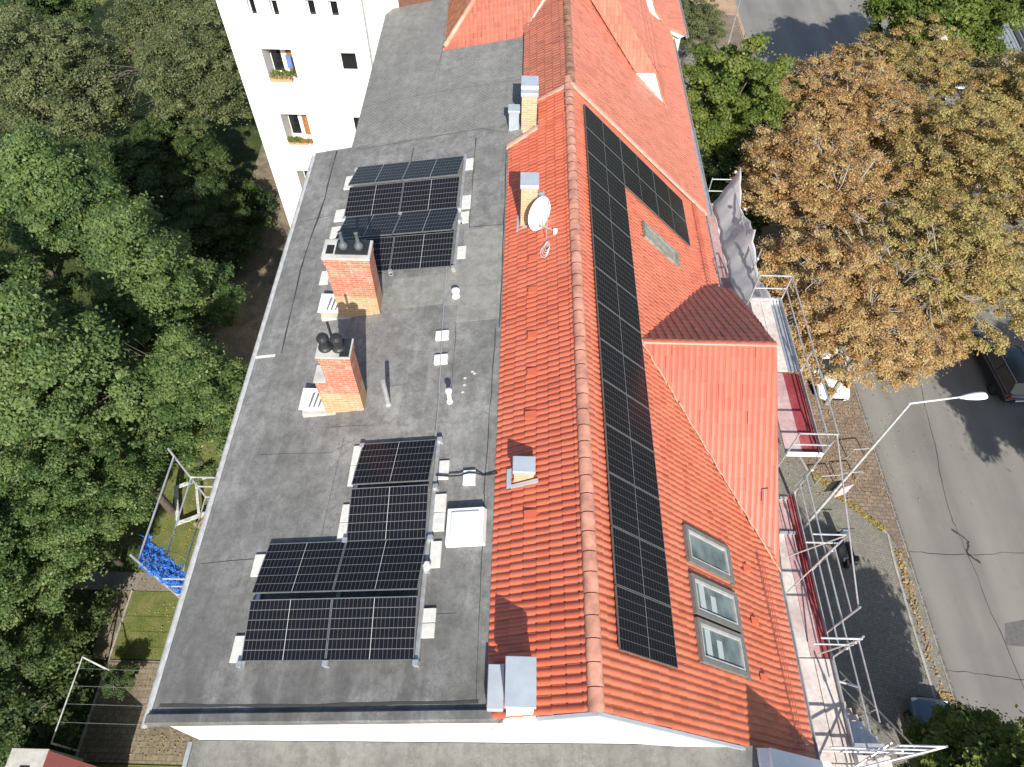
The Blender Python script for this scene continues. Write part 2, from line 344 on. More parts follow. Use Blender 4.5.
def tile_sheet(name, parent, mat, O, U, V, Lu, Lv, clips=(), wt=.152, lt=.285, amp=.034, step=.03, keep=None, bend=None, jit=.003, pexp=.6):
    """real tiles: U across the slope, V down the slope, one small curved patch and one riser per tile"""
    O, U, V = (np.array(a, float) for a in (O, U, V)); U /= np.linalg.norm(U); V /= np.linalg.norm(V)
    N = np.cross(U, V); N = N if N[2] > 0 else -N
    nu, nv = int(math.ceil(Lu/wt)), int(math.ceil(Lv/lt)); S = 9
    us = np.linspace(0, 1, S); prof = amp*np.sin(np.pi*np.clip(us/.8, 0, 1))**pexp; prof[0] = 0; prof[us >= .8] = 0
    J, C = np.meshgrid(np.arange(nu), np.arange(nv), indexing='ij'); J = J.ravel(); C = C.ravel()
    n = len(J); g = np.random.default_rng(len(name)*31+nu)
    j0 = g.normal(0, jit, n); j1 = g.normal(0, jit, n); ju = g.normal(0, .003, n)
    rows = []
    for (fv, hh, drop) in ((0., 0., 0), (1.04, step, 0), (1.04, step, 0), (1.04, -.012, .6)):
        hgt = hh+(j0 if fv == 0 else j1)
        uu = (J[:, None]+us[None, :])*wt+ju[:, None]; vv = ((C+fv)*lt)[:, None]*np.ones(S)
        hgt = hgt[:, None]+prof[None, :]*(1-drop)
        rows.append(O+uu[..., None]*U+vv[..., None]*V+hgt[..., None]*N)
    X = np.stack(rows, 1)                       # n,4,S,3
    verts = X.reshape(-1, 3)
    base = (np.arange(n)*4*S)[:, None]
    q = []
    for r in (0, 2):
        for i in range(S-1): q.append([r*S+i, r*S+i+1, (r+1)*S+i+1, (r+1)*S+i])
    q = np.array(q); F_ = (base[:, :, None]+q[None]).reshape(-1, 4)
    uvs = np.zeros((n, len(q), 4, 2), np.float32); uvs[..., 0] = (J+.5)[:, None, None]; uvs[..., 1] = (C+.5)[:, None, None]
    if keep is not None:
        cen = O+((J+.5)*wt)[:, None]*U+((C+.5)*lt)[:, None]*V
        k = np.array([keep(*c) for c in cen]); kk = np.repeat(k, len(q)); F_ = F_[kk]; uvs = uvs[k]
    if bend is not None: verts = bend(verts)
    me = bpy.data.meshes.new(name)
    me.vertices.add(len(verts)); me.vertices.foreach_set('co', verts.astype(np.float32).ravel())
    me.loops.add(F_.size); me.loops.foreach_set('vertex_index', F_.astype(np.int32).ravel())
    me.polygons.add(len(F_)); me.polygons.foreach_set('loop_start', np.arange(0, F_.size, 4, dtype=np.int32))
    l = me.uv_layers.new(name='UVMap'); l.data.foreach_set('uv', uvs.reshape(-1))
    me.update(calc_edges=True); me.materials.append(mat)
    if clips or keep is not None:
        bm = bmesh.new(); bm.from_mesh(me)
        for (co, no) in clips:
            bmesh.ops.bisect_plane(bm, geom=bm.verts[:]+bm.edges[:]+bm.faces[:], plane_co=co, plane_no=no, clear_outer=True)
        loose = [v for v in bm.verts if not v.link_faces]
        bmesh.ops.delete(bm, geom=loose, context='VERTS')
        bm.to_mesh(me); bm.free()
    me.shade_smooth()
    if parent is not None:
        me.transform(Matrix.Translation(-world_off(parent)))
    o = bpy.data.objects.new(name, me); link(o); o.parent = parent
    return o

# ------------------------------------------------------------------ roof planes (measured)
SA = .2015; AF = math.atan(SA)
def zF(x): return 15.55+(x+6.8)*SA                 # flat felt roof, gently pitched
def zR(x): return 17.90-(x-1.44)*.962               # street-side tiled slope
FNv = Vector((-math.sin(AF), 0, math.cos(AF))); FU = Vector((math.cos(AF), 0, math.sin(AF)))
SLR = math.atan(.962); RNv = Vector((math.sin(SLR), 0, math.cos(SLR))); RD = Vector((math.cos(SLR), 0, -math.sin(SLR)))
LA = math.atan2(1.08, 1.87); zL = lambda x: 16.83+(x+.37)*math.tan(LA)
Y0, Y1 = 2.23, 19.9

# ================================================================== THE SETTING
tag(sheet('ground', [(-140, -60), (160, -60), (160, 260), (-140, 260)], UNDER, z=-.02))
sheet('lawn', [(-16.3, 10.6), (-6.4, 10.6), (-6.4, 20.5), (-16.6, 20.5)], GRASS, z=.0)
sheet('lawn', [(-16.3, 6.95), (-6.4, 6.95), (-6.4, 9.75), (-16.5, 9.75)], GRASS, z=.0)
sheet('lawn', [(-17.5, -1), (-6.4, -1), (-6.4, 3.15), (-17.5, 3.15)], GRASS, z=.0)
sheet('path', [(-24, 9.77), (-6.4, 9.77), (-6.4, 10.58), (-24, 10.58)], PATHM, z=.006)
sheet('paved_yard', [(-16.35, 3.2), (-6.4, 3.2), (-6.4, 6.9), (-16.35, 6.9)], SLABS, z=.006)
sheet('garden_path', [(-17.6, 20), (-12.6, 20), (-13.0, 28), (-13.4, 44), (-18, 44), (-17.6, 30)], DIRT, z=.008)
sheet('soil_strip', [(-17.1, 6.9), (-16.36, 6.9), (-16.36, 9.75), (-17.3, 9.75)], DIRT, z=.01)
sheet('meadow', [(-80, 44), (-19, 44), (-19, 120), (-80, 120)], GRASS, z=.004)
def strip(name, pts, wd, z0, z1, mat):
    mb = MB()
    for a, b in zip(pts, pts[1:]):
        a, b = Vector((*a, 0)), Vector((*b, 0)); d = (b-a).normalized(); nrm = Vector((-d.y, d.x, 0))*wd/2
        mb.prism([tuple(v)[:2]+(z0,) for v in (a-nrm, b-nrm, b+nrm, a+nrm)], (0, 0, z1-z0))
    return tag(mb.build(name, mat), kind='structure')
strip('garden_kerb', [(-16.33, 3.2), (-16.33, 9.75)], .08, 0, .07, KERB)
sheet('road', [(18.02, -60), (29.5, -60), (29.5, 40), (40, 62), (40, 200), (18.9, 200), (18.3, 60), (18.02, 40)], ASPH, z=.0)
sheet('side_road', [(14.6, 54), (18.3, 54), (18.6, 75), (13.4, 75)], SAND, z=.004)
sheet('pavement', [(6.2, -60), (17.9, -60), (17.9, 11.5), (17.35, 13.3), (15.6, 14.9), (14.4, 16.2), (13.6, 19), (13.6, 60), (6.2, 60)], PAVE, z=.10)
sheet('cobbled_strip', [(17.36, 13.33), (17.88, 11.6), (17.88, 60), (13.62, 60), (13.62, 19), (14.42, 16.24), (15.62, 14.93)], COB, z=.104)
sheet('pavement', [(29.72, -60), (36, -60), (36, 40), (29.72, 40)], PAVE, z=.10)
KERBJ = m_pave('jointed_kerb', (.36, .34, .30), (.31, .29, .26), (.12, .11, .1), 2.0, 1.0, math.pi/2, .3)
strip('kerb', [(17.96, -60), (17.96, 60)], .14, -.02, .115, KERBJ)
strip('kerb', [(29.62, -60), (29.62, 40)], .14, -.02, .115, KERB)
strip('pavement_edging', [(17.15, -5), (17.15, 9.5), (17.2, 11.8), (17.3, 13.25), (15.6, 14.92), (14.4, 16.22), (13.6, 19)], .1, .09, .125, KERB)
def litter(name, pts, wd, nn, mat, label=None, s=.07, z=.13):
    seg = []
    for a, b in zip(pts, pts[1:]): seg.append((np.array(a, float), np.array(b, float)))
    V_, F_ = [], []
    uvv = []
    for i in range(nn):
        a, b = seg[rng.integers(len(seg))]; t = rng.random(); d = (b-a)/np.linalg.norm(b-a)
        c = a+(b-a)*t+np.array([-d[1], d[0]])*rng.normal(0, wd/2)
        th = rng.random()*6.28; u = np.array([math.cos(th), math.sin(th), rng.normal(0, .25)])*s*rng.uniform(.5, 1.2); v = np.array([-math.sin(th), math.cos(th), rng.normal(0, .25)])*s*.6
        p = np.array([c[0], c[1], z+rng.random()*.03]); k = len(V_)
        V_ += [tuple(p-u), tuple(p-v), tuple(p+u), tuple(p+v)]; F_.append((k, k+1, k+2, k+3)); r1, r2 = rng.random(), rng.random(); uvv += [(r1, r2)]*4
    mb = MB(); mb.v = V_; mb.f = F_; mb.uv = uvv; o = mb.build(name, mat)
    return tag(o, kind='stuff')
litter('leaf_litter', [(17.45, 4.2), (17.5, 10), (17.5, 12.5)], .16, 260, LO)
litter('leaf_litter', [(17.2, 13.4), (15.6, 15.0), (14.5, 16.3)], .16, 800, LO2)
litter('leaf_litter', [(15.6, 15), (15.8, 22)], 2.4, 900, LO, s=.05)
litter('leaf_litter', [(17.45, 3.6), (17.5, 6.4)], .3, 900, LO)
litter('leaf_litter', [(19, 15), (22, 40)], 5, 200, LO, z=.01, s=.045)
litter('leaf_litter', [(-11, 7), (-11, 20)], 5, 3500, LO2, z=.02, s=.05)
litter('leaf_litter', [(-11, 3.4), (-11, 6.6)], 6, 900, LO2, z=.02, s=.05)
def crack(name, pts, wd=.05):
    out = [pts[0]]
    for a, b in zip(pts, pts[1:]):
        for i in range(1, 9): out.append((a[0]+(b[0]-a[0])*i/8+random.uniform(-.05, .05), a[1]+(b[1]-a[1])*i/8+random.uniform(-.05, .05)))
    mb = MB()
    for a, b in zip(out, out[1:]):
        a, b = Vector((*a, .005)), Vector((*b, .005)); d = (b-a).normalized(); n_ = Vector((-d.y, d.x, 0))*wd*random.uniform(.5, 1.2)/2
        mb.poly([a-n_, b-n_, b+n_, a+n_])
    return tag(mb.build(name, CRACK), kind='structure')
crack('road_crack', [(22.6, 28), (21.4, 20.5), (20.6, 14.5), (20.7, 12.5), (20.9, 8), (21.6, -4)], .032)
crack('road_crack', [(18.05, 12.45), (20.6, 12.35), (24, 12.6), (29, 12.3)], .035)
crack('road_crack', [(18.05, 7.35), (21.1, 7.0), (29, 7.1)], .032)
crack('road_crack', [(20.4, 13.6), (21.0, 13.0), (20.7, 12.4), (21.1, 12.0)], .1)
tag(sheet('road_patch', [(20.9, 8.4), (22.6, 8.3), (22.6, 9.6), (21.2, 9.3)], CRACK, z=.003))
bpy.data.objects['road_patch'].data.materials[0] = plain('dark_asphalt', (.125, .122, .118), .9)

# ================================================================== THE HOUSE
house = empty('apartment_house', (0, 11, 0)); tag(house, 'long apartment house, grey felt roof on one side and orange tiles on the other', 'apartment house')
mb = MB(); mb.prism([(-6.5, Y0, 0), (6.3, Y0, 0), (6.3, Y0, 12.9), (1.5, Y0, 17.72), (-.37, Y0, 16.62), (-6.5, Y0, 15.45)], (0, Y1-Y0-.01, 0))
mb.build('wall', WALL, house)
# flat roof slab with upstand and gutter
def fpt(x, y, hh=0): return Vector((x, y, zF(x)))+FNv*hh
mb = MB(); mb.prism([fpt(-6.72, Y0+.02, -.12), fpt(-.36, Y0+.02, -.12), fpt(-.36, 19.38, -.12), fpt(-6.72, 19.38, -.12)], FNv*.12)
roof_f = mb.build('felt_roof', BIT, house)
mb = MB(); mb.prism([fpt(-6.78, Y0-.06, -.16), fpt(-.06, Y0-.06, -.16), fpt(-.06, Y0+.14, -.16), fpt(-6.78, Y0+.14, -.16)], FNv*.24); mb.build('roof_kerb', BIT, house, bevel=.03)
mb = MB()
for k in range(8):
    a0, a1 = math.pi*k/8, math.pi*(k+1)/8
    f_ = lambda a, y: (-6.83-.055*math.cos(a), y, 15.50-.055*math.sin(a))
    mb.poly([f_(a0, Y0-.1), f_(a1, Y0-.1), f_(a1, 19.38), f_(a0, 19.38)])
mb.box((-6.77, Y0-.1, 15.5), (-6.73, 19.38, 15.572))
mb.build('gutter', plain('pale_zinc', (.46, .47, .47), .5, 0, .15), house)
mb = MB(); mb.tube((-6.84, Y0+.1, 15.42), (-6.62, Y0+.1, 14.9), .045); mb.tube((-6.62, Y0+.1, 14.9), (-6.62, Y0+.1, .2), .045); mb.build('downpipe', GALV, house)
def fstrip(x0, y0, x1, y1, hh=.004): return [fpt(x0, y0, hh), fpt(x1, y0, hh), fpt(x1, y1, hh), fpt(x0, y1, hh)]
# repair sheets and seams lying on the felt
for (x0, y0, x1, y1) in ((-3.35, 12.0, -1.86, 13.1), (-1.86, 11.92, -1.5, 13.4), (-1.5, 11.3, -.42, 14.66)):
    mb = MB(); mb.prism(fstrip(x0, y0, x1, y1, .002), FNv*.006); mb.build('repair_felt', PATCH, house)
mb = MB(); mb.prism([fpt(*p, .002) for p in ((-3.18, 8.72), (-2.68, 8.72), (-2.62, 9.3), (-2.72, 9.52), (-3.1, 9.5), (-3.22, 9.25))], FNv*.008); mb.build('repair_felt', PATCH, house)
SEAMP = [house, SEAM]
def seam(pts, wd):
    seams = MB()
    for a, b in zip(pts, pts[1:]):
        a, b = Vector((*a, 0)), Vector((*b, 0)); L_ = (b-a).length; nseg = max(1, int(L_/.5)); d = (b-a).normalized(); n_ = Vector((-d.y, d.x, 0))
        pr = [a+(b-a)*i/nseg+n_*random.uniform(-.012, .012) for i in range(nseg+1)]
        ww = [wd*random.uniform(.35, 1.3) for _ in pr]
        for i in range(nseg):
            seams.poly([fpt(p.x, p.y, .006) for p in (pr[i]-n_*ww[i]/2, pr[i+1]-n_*ww[i+1]/2, pr[i+1]+n_*ww[i+1]/2, pr[i]+n_*ww[i]/2)])
    seams.build('tar_seam', SEAMP[1], SEAMP[0])
seam([(-6.05, 10.9), (-6.15, 14), (-6.0, 17), (-6.02, 19.3)], .05)
seam([(-1.4, 18.85), (-1.37, 14.75)], .035); seam([(-1.37, 14.78), (-.42, 14.72)], .025); seam([(-1.37, 16.8), (-.42, 16.86)], .02)
seam([(-3.38, 18.85), (-3.4, 18.1)], .03); seam([(-6.7, 16.0), (-5.5, 16.1)], .015)
seam([(-6.6, 5.3), (-5.3, 5.35)], .012); seam([(-5.9, 7.9), (-4.2, 7.8), (-3.6, 8.1)], .012); seam([(-4.0, 5.8), (-3.9, 8.2)], .012)
seam([(-2.6, 4), (-1.0, 4.05)], .01); seam([(-.55, 2.5), (-.58, 6.5), (-.5, 11)], .02); seam([(-4.4, 8.5), (-3.2, 8.45)], .012)
seam([(-6.6, 2.52), (-4, 2.46), (-.5, 2.5)], .06); seam([(-.4, 11), (-.42, 18)], .03); seam([(-1.5, 11.3), (-1.47, 9)], .012)
mb = MB(); mb.prism(fstrip(-6.74, 10.82, -6.2, 10.9, .003), FNv*.01); mb.build('white_strip', PALE, house)
mk = MB()
for (x, y) in ((-1.0, 9.72), (-1.17, 9.55), (-1.17, 9.35), (-1.2, 9.15), (-.95, 9.66)):
    mk.prism([fpt(x+.04*math.cos(t), y+.03*math.sin(t), .003) for t in (0, 1, 2, 3, 4, 5.2)], FNv*.004)
mk.build('paint_mark', PALE, house)

# ---- neighbour's half of the block
nb = empty('neighbour_house', (0, 26, 0)); tag(nb, 'far half of the block with pale grey felt roof and worn orange tiled slopes', 'apartment house')
mb = MB(); mb.prism([(-5.2, Y1, 0), (6.5, Y1, 0), (6.5, Y1, 12.7), (1.5, Y1, 17.72), (.05, Y1, 16.8), (-5.2, Y1, 15.75)], (0, 34, 0)); mb.build('wall', WALL, nb)
mb = MB(); mb.prism([fpt(-5.52, 19.38, -.12), fpt(.06, 19.38, -.12), fpt(.06, 48, -.12), fpt(-5.1, 48, -.12), fpt(-5.1, 28.5, -.12), fpt(-5.5, 27.9, -.12)], FNv*.125)
mb.build('felt_roof', BIT2, nb)
mb = MB(); mb.prism([fpt(-.42, 18.1, .002), fpt(.06, 18.1, .002), fpt(.06, 19.37, .002), fpt(-.42, 19.37, .002)], FNv*.004); mb.build('felt_apron', BIT2, nb)
SEAMP[:] = [nb, plain('pale_tar', (.12, .118, .11), .8)]; seam([(-5.4, 21.6), (-3.2, 21.8), (.0, 21.7)], .03); seam([(-3.1, 22.5), (-2.9, 24.5)], .03); seam([(-5.3, 19.2), (-1.2, 19.3), (-.4, 18.9)], .05); seam([(-2.9, 19.5), (-2.95, 28)], .02)

# ---- tiled slopes
LV = Vector((-math.cos(LA), 0, -math.sin(LA)))
tile_sheet('tiled_slope', house, TILE, (1.52, Y0-.03, zL(1.52)), (0, 1, 0), LV, Y1-Y0+.03, 2.3, clips=[((-.36, 0, 0), (-1, 0, 0)), ((0, 18.12, 0), (-.32, 1, 0)) ])
tile_sheet('tiled_slope', house, TILE, (1.30, 18.1, zL(1.30)), (0, 1, 0), LV, 1.8, .8, clips=[((0, Y1, 0), (0, 1, 0))])
def flare(v):                                    # the last courses kick out above the eave
    v = v.copy(); x = v[:, 0]; k = np.clip(x-6.0, 0, None); v[:, 2] += .30*k**1.15
    return v
LEN = (6.9-1.44)/math.cos(SLR)
tile_sheet('tiled_slope', house, TILE_R, (1.48, Y0-.03, zR(1.48)), (0, 1, 0), RD, Y1-Y0+.03, LEN, bend=flare, amp=.028, step=.026, clips=[((6.74, 0, 0), (1, 0, 0))])
# ridge
mb = MB(); yy = Y0-.06; k = 0
while yy < Y1:
    n_ = 10
    for (ya, ra, yb, rb) in ((yy, .132, yy+.372, .118), (yy+.372, .10, yy+.385, .10)):
        vs_ = []
        for (y_, r_) in ((ya, ra), (yb, rb)):
            for i in range(n_+1):
                t = math.pi*i/n_; vs_.append((1.44+r_*math.cos(t)*1.1, y_, 17.87+r_*math.sin(t)*.85))
        mb.add(vs_, [(i, i+1, n_+2+i, n_+1+i) for i in range(n_)])
    yy += .385
o = mb.build('ridge_cap', RIDGE, house, smooth=True)
# gable verge flashing on the near end
mb = MB()
for (a, b) in (((.5, 17.32), (1.47, 17.90)), ((1.47, 17.90), (6.2, 13.28))):
    mb.prism([(a[0], Y0-.10, a[1]-.10), (b[0], Y0-.10, b[1]-.10), (b[0], Y0-.10, b[1]+.0), (a[0], Y0-.10, a[1]+.0)], (0, .06, 0))
mb.build('verge_flashing', ZINC, house)
mb = MB(); mb.prism([(-.33, Y0-.045, 15.5), (5.0, Y0-.045, 14.2), (4.98, Y0-.045, 14.45), (1.47, Y0-.045, 17.78), (-.05, Y0-.045, 16.95)], (0, .04, 0)); mb.build('gable_wall', WALL, house)
# far verge flashings: white mortar lines at the party wall
mb = MB()
for (a, b) in ((Vector((1.5, Y1-.02, 17.93)), Vector((.5, 19.75, 17.36))), (Vector((.5, 18.38, 17.40)), Vector((-.42, 18.06, 16.90))), (Vector((1.5, Y1-.02, 17.95)), Vector((6.85, Y1-.02, 12.95)))):
    d = (b-a).normalized(); s_ = Vector((0, .07, 0)); u_ = Vector((0, 0, .045))
    mb.prism([a-s_-u_, b-s_-u_, b-s_+u_, a-s_+u_], s_*2)
mb.build('party_flashing', plain('salmon_mortar', (.62, .36, .27), .9), house)
# gutter on the street side
def gutter_x(xg, zg, ya, yb, parent):
    mb = MB()
    for k in range(8):
        a0, a1 = math.pi*k/8, math.pi*(k+1)/8
        f_ = lambda a, y: (xg-.075*math.cos(a), y, zg-.075*math.sin(a))
        mb.poly([f_(a0, ya), f_(a1, ya), f_(a1, yb), f_(a0, yb)])
    mb.box((xg+.07, ya, zg-.02), (xg+.09, yb, zg+.02)); return mb.build('gutter', GALV, parent)
gutter_x(6.80, 12.86, Y0, 6.5, house); gutter_x(6.80, 12.86, 15.6, Y1, house); gutter_x(7.02, 12.85, Y1, 25.2, nb)

# neighbour's slopes
tile_sheet('tiled_slope', nb, TILE_W, (1.5, Y1+.02, zL(1.5)), (0, 1, 0), LV, 12, 1.9, clips=[((.04, 0, 0), (-1, 0, 0)), ((.05, 24.5, 0), (-.72, .72*1.0, 0)) if False else ((0, 30, 0), (0, 1, 0))], amp=.026)
tile_sheet('tiled_slope', nb, TILE_B, (1.48, Y1+.02, zR(1.48)), (0, 1, 0), RD, 20, LEN+.3, bend=flare, amp=.018, step=.018, clips=[((6.93, 0, 0), (1, 0, 0))])
mb = MB(); yy = Y1+.1
while yy < 42:
    vs_ = []
    for (y_, r_) in ((yy, .15), (yy+.36, .13)):
        for i in range(9):
            t = math.pi*i/8; vs_.append((1.5+r_*math.cos(t), y_, 17.87+r_*math.sin(t)*.7))
    mb.add(vs_, [(i, i+1, 10+i, 9+i) for i in range(8)]); yy += .36
mb.build('ridge_cap', plain('weathered_ridge', (.36, .19, .12), .7, 0, .3, 4), nb, smooth=True)
# hipped wing roof on the courtyard side
A_ = Vector((-2.83, 24.52, 16.40)); B_ = Vector((.03, 24.5, 16.97)); C_ = Vector((.80, 25.9, 17.62))
nH = (B_-A_).cross(C_-A_).normalized(); nH = nH if nH.z > 0 else -nH
uH = (B_-A_).normalized(); vH = nH.cross(uH); vH = vH if vH.z < 0 else -vH
top = A_-vH*3.3-uH*.0
tile_sheet('hipped_slope', nb, TILE_B, tuple(top-uH*.3), uH, vH, 5.5, 3.42, amp=.02,
           clips=[(tuple(A_), tuple(Vector((-1.1, .62, 0)).normalized()*1.0)), (tuple(B_), tuple(Vector((1.0, -.55, 0))))])
mb = MB(); Hq = A_+Vector((1.75, 3.1, 0)); Hq.z = A_.z+(-(nH.x*1.75+nH.y*3.1)/nH.z)
mb.poly([A_, Hq, Vector((Hq.x-.2, 34, Hq.z)), Vector((-3.1, 34, 16.32))]); mb.build('hipped_side', plain('worn_tile', (.42, .16, .07), .6, 0, .25, 5), nb)
mb = MB(); mb.tube(A_+Vector((0, 0, .02)), Hq+Vector((0, 0, .03)), .09, n=8); mb.build('hip_cap', RIDGE, nb, smooth=True)
mb = MB(); mb.tube(B_+Vector((.02, .05, .03)), C_+(C_-B_)*1.5+Vector((.02, 0, .03)), .06, n=6); mb.build('valley_mortar', plain('pale_mortar', (.60, .47, .38), .9), nb)
# raised shed dormer roofs on the street side
def P3(*a): return Vector(a)
c0, c1 = P3(2.5, 27.1, 16.98), P3(4.26, 25.33, 15.24)
c2, c3 = P3(5.08, 25.33, 15.26), P3(3.20, 28.3, 16.55)
mb = MB(); mb.poly([c1+P3(0, 0, .02), c2+P3(0, 0, .02), c3+P3(0, 0, .02), c0+P3(0, 0, .02)])
nG = (c2-c1).cross(c0-c1).normalized(); nG = nG if nG.z > 0 else -nG
hs = mb.build('tiled_cheek', TILE_B, nb)
dn = (c0-c1); 
# lay real tiles on the cheek
uu = P3(1, 0, 0); uu = (uu-nG*uu.dot(nG)).normalized(); vv = nG.cross(uu); vv = vv if vv.z < 0 else -vv
tile_sheet('cheek_tiles', nb, TILE_B, tuple(c1-vv*3.6-uu*2.2+nG*.03), uu, vv, 5, 3.6, amp=.015,
           clips=[(tuple(c1), tuple(nG.cross(c0-c1)*(-1 if nG.cross(c0-c1).dot(c2-c1) > 0 else 1))), (tuple(c2), tuple(nG.cross(c3-c2)*(-1 if nG.cross(c3-c2).dot(c1-c2) > 0 else 1)))])
def raised(Yc, upper, lower, Yend, top_off=None):
    mb = MB(); mb.prism([P3(x, Yc, z) for x, z in lower]+[P3(x, Yc, z) for x, z in upper[::-1]], (0, .12, 0)); mb.build('rendered_cheek', WALL, nb)
    mb = MB()
    for (a, b) in zip(upper, upper[1:]):
        mb.prism([P3(a[0], Yc-.08, a[1]+.02), P3(b[0], Yc-.08, b[1]+.02), P3(b[0], Yc-.08, b[1]+.09), P3(a[0], Yc-.08, a[1]+.09)], (0, .16, 0))
    mb.build('verge_tile', RIDGE, nb)
    V_, F_ = [], []
    for (a, b) in zip(upper, upper[1:]):
        d = Vector((b[0]-a[0], 0, b[1]-a[1])); L_ = d.length
        tile_sheet('raised_slope', nb, TILE_B, (a[0], Yc, a[1]+.04), (0, 1, 0), tuple(d), Yend-Yc, L_, lt=L_/max(1, round(L_/.33)), amp=.02, step=.02)
raised(25.33, [(5.08, 15.26), (5.51, 14.21), (5.92, 13.47), (6.56, 12.85), (7.1, 12.5)], [(4.26, 15.2), (5.1, 14.05), (5.86, 13.2), (6.9, 12.35)], 33)
mb = MB(); mb.poly([c2+P3(0, 0, .05), c3+P3(0, 0, .05), P3(3.2, 40, 17.0), P3(5.08, 40, 15.30)]); mb.build('raised_roof', TILE_B, nb)
tile_sheet('raised_slope', nb, TILE_B, (3.15, 25.4, 17.05), (0, 1, 0), (1.93, 0, -1.78), 14.6, 2.63, amp=.02, clips=[(tuple(c2), tuple(Vector((-1, -.63, 0))))])
raised(33.0, [(5.9, 14.16), (6.15, 13.62), (6.8, 12.85), (7.78, 12.55)], [(5.0, 14.9), (5.5, 13.9), (6.3, 13.0), (7.5, 12.4)], 48)
mb = MB(); mb.box((6.9, 33.2, 6), (7.6, 48, 12.45)); mb.build('bay_wall', CREAM, nb)
gutter_x(7.18, 12.42, 25.4, 33, nb); gutter_x(7.86, 12.48, 33, 48, nb)

# ---- the big street dormer (cross gable)
RZ, RY = 16.22, 11.17; SF, SB = .746, .60
zDf = lambda y: RZ-(RY-y)*SF; zDb = lambda y: RZ-(y-RY)*SB
mb = MB(); mb.prism([(6.55, 6.45, 12.5), (6.55, RY, 16.1), (6.55, 15.4, 13.5), (6.55, 15.4, 8), (6.55, 6.45, 8)], (-.3, 0, 0)); mb.build('dormer_wall', WALL, house)
fV = Vector((0, -math.cos(math.atan(SF)), -math.sin(math.atan(SF)))); bV = Vector((0, math.cos(math.atan(SB)), -math.sin(math.atan(SB))))
Lf = (RY-6.35)/math.cos(math.atan(SF)); 
val = Vector((6.9-3.2, 6.4-RY, 0))
tile_sheet('dormer_slope', house, TILE_D, (3.05, RY, RZ+.03), (1, 0, 0), tuple(fV), 3.78, Lf, amp=.010, step=.010, wt=.152, lt=.34, pexp=.25, jit=.001,
           clips=[((3.16, RY, 0), (-4.77, -3.7, 0)), ((6.60, RY, 0), (4.77, .28, 0))])
def keepb(x, y, z):                               # outline of the shaded slope
    pts = [(3.1, 11.0), (4.6, 13.98), (5.35, 14.95), (5.9, 15.45), (6.4, 15.62), (6.78, 15.3), (6.95, 14.9), (6.95, 11.0)]
    ins = False
    for i in range(len(pts)):
        (xa, ya), (xb, yb) = pts[i], pts[i-1]
        if (ya > y) != (yb > y) and x < (xb-xa)*(y-ya)/(yb-ya)+xa: ins = not ins
    return ins
tile_sheet('dormer_slope', house, m_tile('shade_tinted_tile', (.30, .040, .030), (.26, .038, .030), .3, .3), (3.0, RY, RZ+.03), (1, 0, 0), tuple(bV), 3.9, 5.4, amp=.035, step=.03, wt=.215, lt=.31,  # darker red tile copy, the slope's shade put into the colour
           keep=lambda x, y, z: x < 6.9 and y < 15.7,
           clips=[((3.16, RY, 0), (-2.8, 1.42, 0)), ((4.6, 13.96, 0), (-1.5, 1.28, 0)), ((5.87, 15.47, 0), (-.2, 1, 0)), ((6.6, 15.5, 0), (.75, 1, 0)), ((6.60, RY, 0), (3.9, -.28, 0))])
mb = MB()
for (ya, yb) in ((RY-.14, RY), (RY, RY+.14)): pass
for i in range(10):
    x0 = 3.10+i*.352
    vs_ = []
    for (x_, r_) in ((x0, .082), (x0+.352, .092)):
        for k in range(7):
            t = math.pi*k/6; vs_.append((x_, RY+.02-r_*math.cos(t)*1.15, RZ-.02+r_*math.sin(t)*.8))
    mb.add(vs_, [(k, k+1, 8+k, 7+k) for k in range(6)])
mb.build('dormer_ridge', plain('dormer_ridge_tile', (.42, .13, .075), .4, 0, .08), house, smooth=True)
mb = MB(); mb.prism([(6.60, RY, RZ-.18), (6.88, 6.36, zDf(6.36)-.18), (6.88, 6.36, zDf(6.36)+.0), (6.60, RY, RZ+.0)], (.03, 0, 0))
mb.prism([(6.61, RY, RZ-.18), (6.88, 14.9, zDb(14.9)-.18), (6.88, 14.9, zDb(14.9)+.0), (6.61, RY, RZ+.0)], (.03, 0, 0)); mb.build('verge_board', plain('verge_brown', (.2, .09, .06), .7), house)
mb = MB(); a, b = Vector((3.16, RY-.02, zR(3.16)+.07)), Vector((6.86, 6.42, zR(6.86)+.26))
for i in range(26):
    p, q = a.lerp(b, i/26), a.lerp(b, (i+1)/26); mb.tube(p+Vector((random.uniform(-.02, .02), 0, .0)), q+Vector((random.uniform(-.02, .02), 0, .0)), random.uniform(.018, .034), n=5)
mb.build('valley_mortar', plain('valley_cement', (.52, .30, .20), .9, 0, .25, 20), house)
# dormer snow hook
mb = MB(); mb.tube((6.35, 8.2, zDf(8.2)+.05), (6.5, 8.2, zDf(8.2)+.09), .012); mb.tube((6.35, 8.2, zDf(8.2)+.05), (6.35, 7.95, zDf(7.95)+.06), .012); mb.build('snow_hook', DARKM, house)
